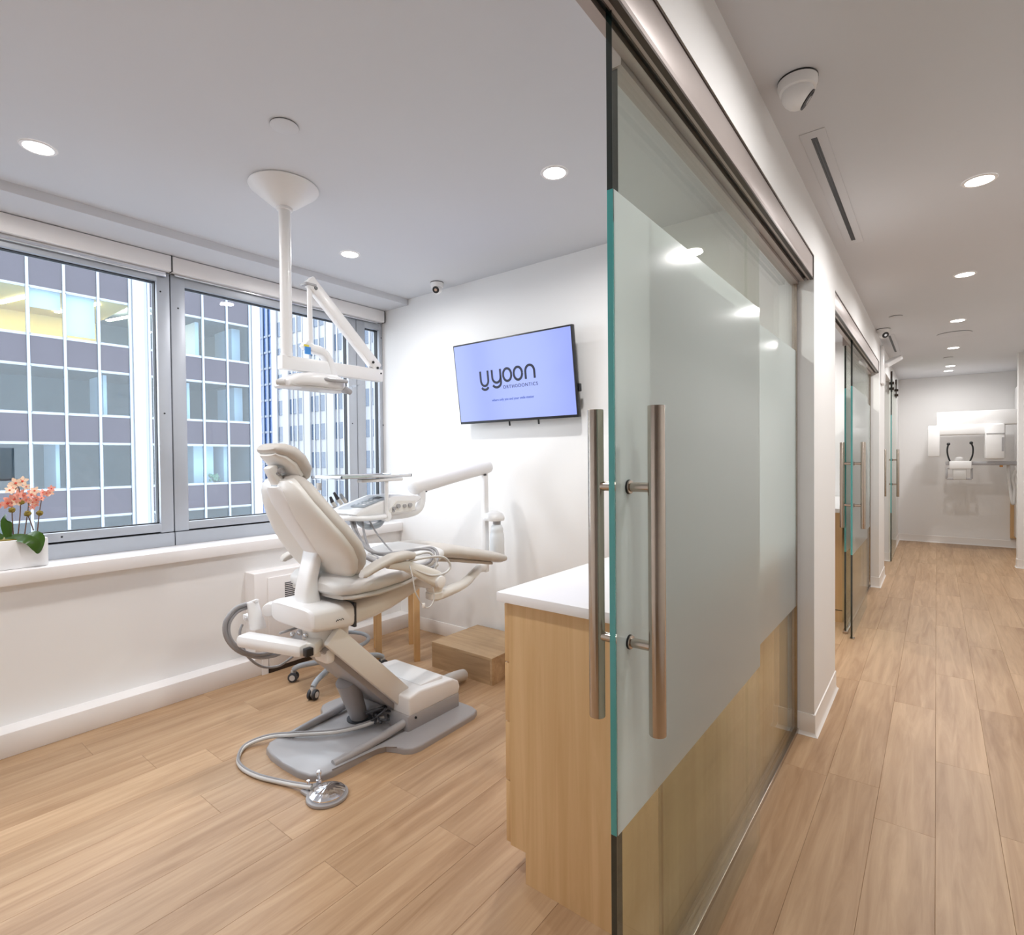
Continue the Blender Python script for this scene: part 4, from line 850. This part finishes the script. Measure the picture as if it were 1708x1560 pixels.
# ================================================================== STOOL
sc = V((-2.90, 1.965, 0))
so = thing('operator_stool', 'grey rolling stool on five casters behind the dental chair', 'stool', tuple(sc))
angs = [math.atan2(1.752-1.965, -3.137+2.90)+2*math.pi*i/5 for i in range(5)]
for a in angs:
    e = V((math.cos(a), math.sin(a), 0)); tip = sc+e*.285
    bm = B(); tube(bm, [sc+e*.02+V((0, 0, .125)), sc+e*.12+V((0, 0, .115)), sc+e*.24+V((0, 0, .095)), tip+V((0, 0, .072))], .019, n=12, r1=.015); lg = obj('spider_leg', bm, 'greyblue', so)
    s_ = V((-e.y, e.x, 0)); cs = one('caster', 'charcoal', so, cyl, tip-s_*.024+V((0, 0, .029)), tip-s_*.006+V((0, 0, .029)), .029, n=24, bev=.004)
    bm = B(); cyl(bm, tip+s_*.006+V((0, 0, .029)), tip+s_*.024+V((0, 0, .029)), .029, n=24, bev=.004); obj('wheel', bm, 'charcoal', cs)
    bm = B(); cyl(bm, tip-s_*.026+V((0, 0, .029)), tip+s_*.026+V((0, 0, .029)), .017, n=20); box(bm, tip.x-.012, tip.x+.012, tip.y-.012, tip.y+.012, .04, .07, bev=.004); obj('hub_cap', bm, 'hose_lt', cs)
one('gas_lift', 'greyblue', so, cyl, sc+V((0, 0, .10)), sc+V((0, 0, .44)), .022, n=20)
one('foot_ring', 'greyblue', so, tube, [sc+V((.17*math.cos(a), .17*math.sin(a), .24)) for a in [i*math.pi/6 for i in range(12)]], .012, n=10, closed=True)
bm = B(); bar(bm, sc+V((-.17, 0, .24)), sc+V((.17, 0, .24)), .02, .012); obj('ring_spoke', bm, 'greyblue', so)
bm = B(); lathe(bm, [(.10, .44), (.165, .455), (.18, .475), (.18, .50), (.16, .515), (.01, .52)], sc, n=36); obj('seat', bm, 'beige_lt', so)
# ================================================================== PANORAMIC X-RAY UNIT (end of the corridor)
xr = thing('panoramic_xray_unit', 'white panoramic x-ray machine on the far wall', 'x-ray machine', (.9, 10.2, 0))
YX = 10.0; g3 = lambda x, y, Y=YX: at(x, y, 1, Y)
def xb(name, m, xa, ya, xb_, yb_, y0, y1, bev=.01, parent=xr):
    p, q = g3(xa, ya), g3(xb_, yb_); return one(name, m, parent, box, p.x, q.x, y0, y1, q.z, p.z, bev=bev)
xb('overhead_arm', 'white_pl', 1562, 689, 1712, 707, 9.9, 10.2, .015)
xb('column', 'white_pl', 1700, 640, 1722, 905, 10.2, 10.55, .02)
xb('rotating_arm', 'white_pl', 1548, 711, 1674, 724, 9.88, 10.12, .02)
xb('sensor_head', 'white_pl', 1547.5, 712, 1568, 762, 9.87, 10.13, .02)
hdx = xb('tube_head', 'white_pl', 1642, 708, 1675, 766, 9.84, 10.16, .03)
xb('head_vent', 'greycast', 1669, 730, 1673, 753, 9.835, 9.845, .0, hdx)
xb('head_seam', 'greycast', 1644, 723.5, 1674, 724.2, 9.836, 9.845, 0, hdx)
xb('chin_shelf', 'greycast', 1577, 770, 1700, 776, 9.92, 10.05, .01)
one('patient_bracket', 'white_pl', xr, box, g3(1583, 772).x, g3(1620, 772).x, 9.86, 10.0, g3(1600, 782).z, g3(1600, 769).z, bev=.01)
xb('grip_panel', 'hose_lt', 1589, 781, 1611, 800, 9.87, 9.93, .01)
bm = B()
for xa, xs in ((1579, 1592), (1609, 1621)):
    pts = [g3(xs if xa == 1579 else xa, 781, 9.9), g3(xa if xa == 1579 else xs, 781, 9.9), g3(xa if xa == 1579 else xs, 799, 9.9), g3(xs if xa == 1579 else xa, 799, 9.9)]
    for a_, b_ in zip(pts, pts[1:]): bar(bm, a_, b_, .025, .025, .006)
obj('hand_grip', bm, 'greycast', xr)
for s in (0, 1):
    l = [(1585, 771), (1581, 760), (1580, 750), (1582, 741)] if s == 0 else [(1617, 771), (1622, 760), (1623, 748), (1620, 739)]
    t_ = one('temple_support', 'black', xr, tube, [g3(x, y, 9.9) for x, y in l], .010, n=8); bm = B(); bmesh.ops.create_icosphere(bm, subdivisions=2, radius=.022, matrix=Matrix.Translation(g3(l[-1][0], l[-1][1], 9.9))); obj('temple_pad', bm, 'black', t_)
one('chin_rest', 'hose_lt', xr, lathe, [(.05, 0), (.05, .03), (.03, .045), (.005, .05)], V((g3(1600, 770).x, 9.95, g3(1600, 768).z)), n=20)
one('cable', 'hose_lt', xr, tube, [g3(1682, 776), g3(1683, 800), g3(1688, 836), g3(1691, 838), g3(1692, 815), g3(1689, 800), g3(1694, 785)], .02, n=10)
one('indicator', mat('amber', rgb(190, 130, 60), .4), xr, box, g3(1667, 778).x, g3(1672, 778).x, 9.93, 10.0, g3(1667, 779).z, g3(1667, 776).z)
wc = thing('wall_cabinet', 'narrow oak panel behind the x-ray column at the right edge', 'panel', (1.0, 10.5, .4))
one('panel', 'cab', wc, box, g3(1686, 800, 10.58).x, 1.3, 10.56, 10.618, g3(1690, 898, 10.58).z, g3(1690, 820, 10.58).z); one('panel_edge', 'cab', wc, box, g3(1686, 800, 10.58).x-.004, g3(1686, 800, 10.58).x, 10.555, 10.618, g3(1690, 898, 10.58).z, g3(1690, 820, 10.58).z)
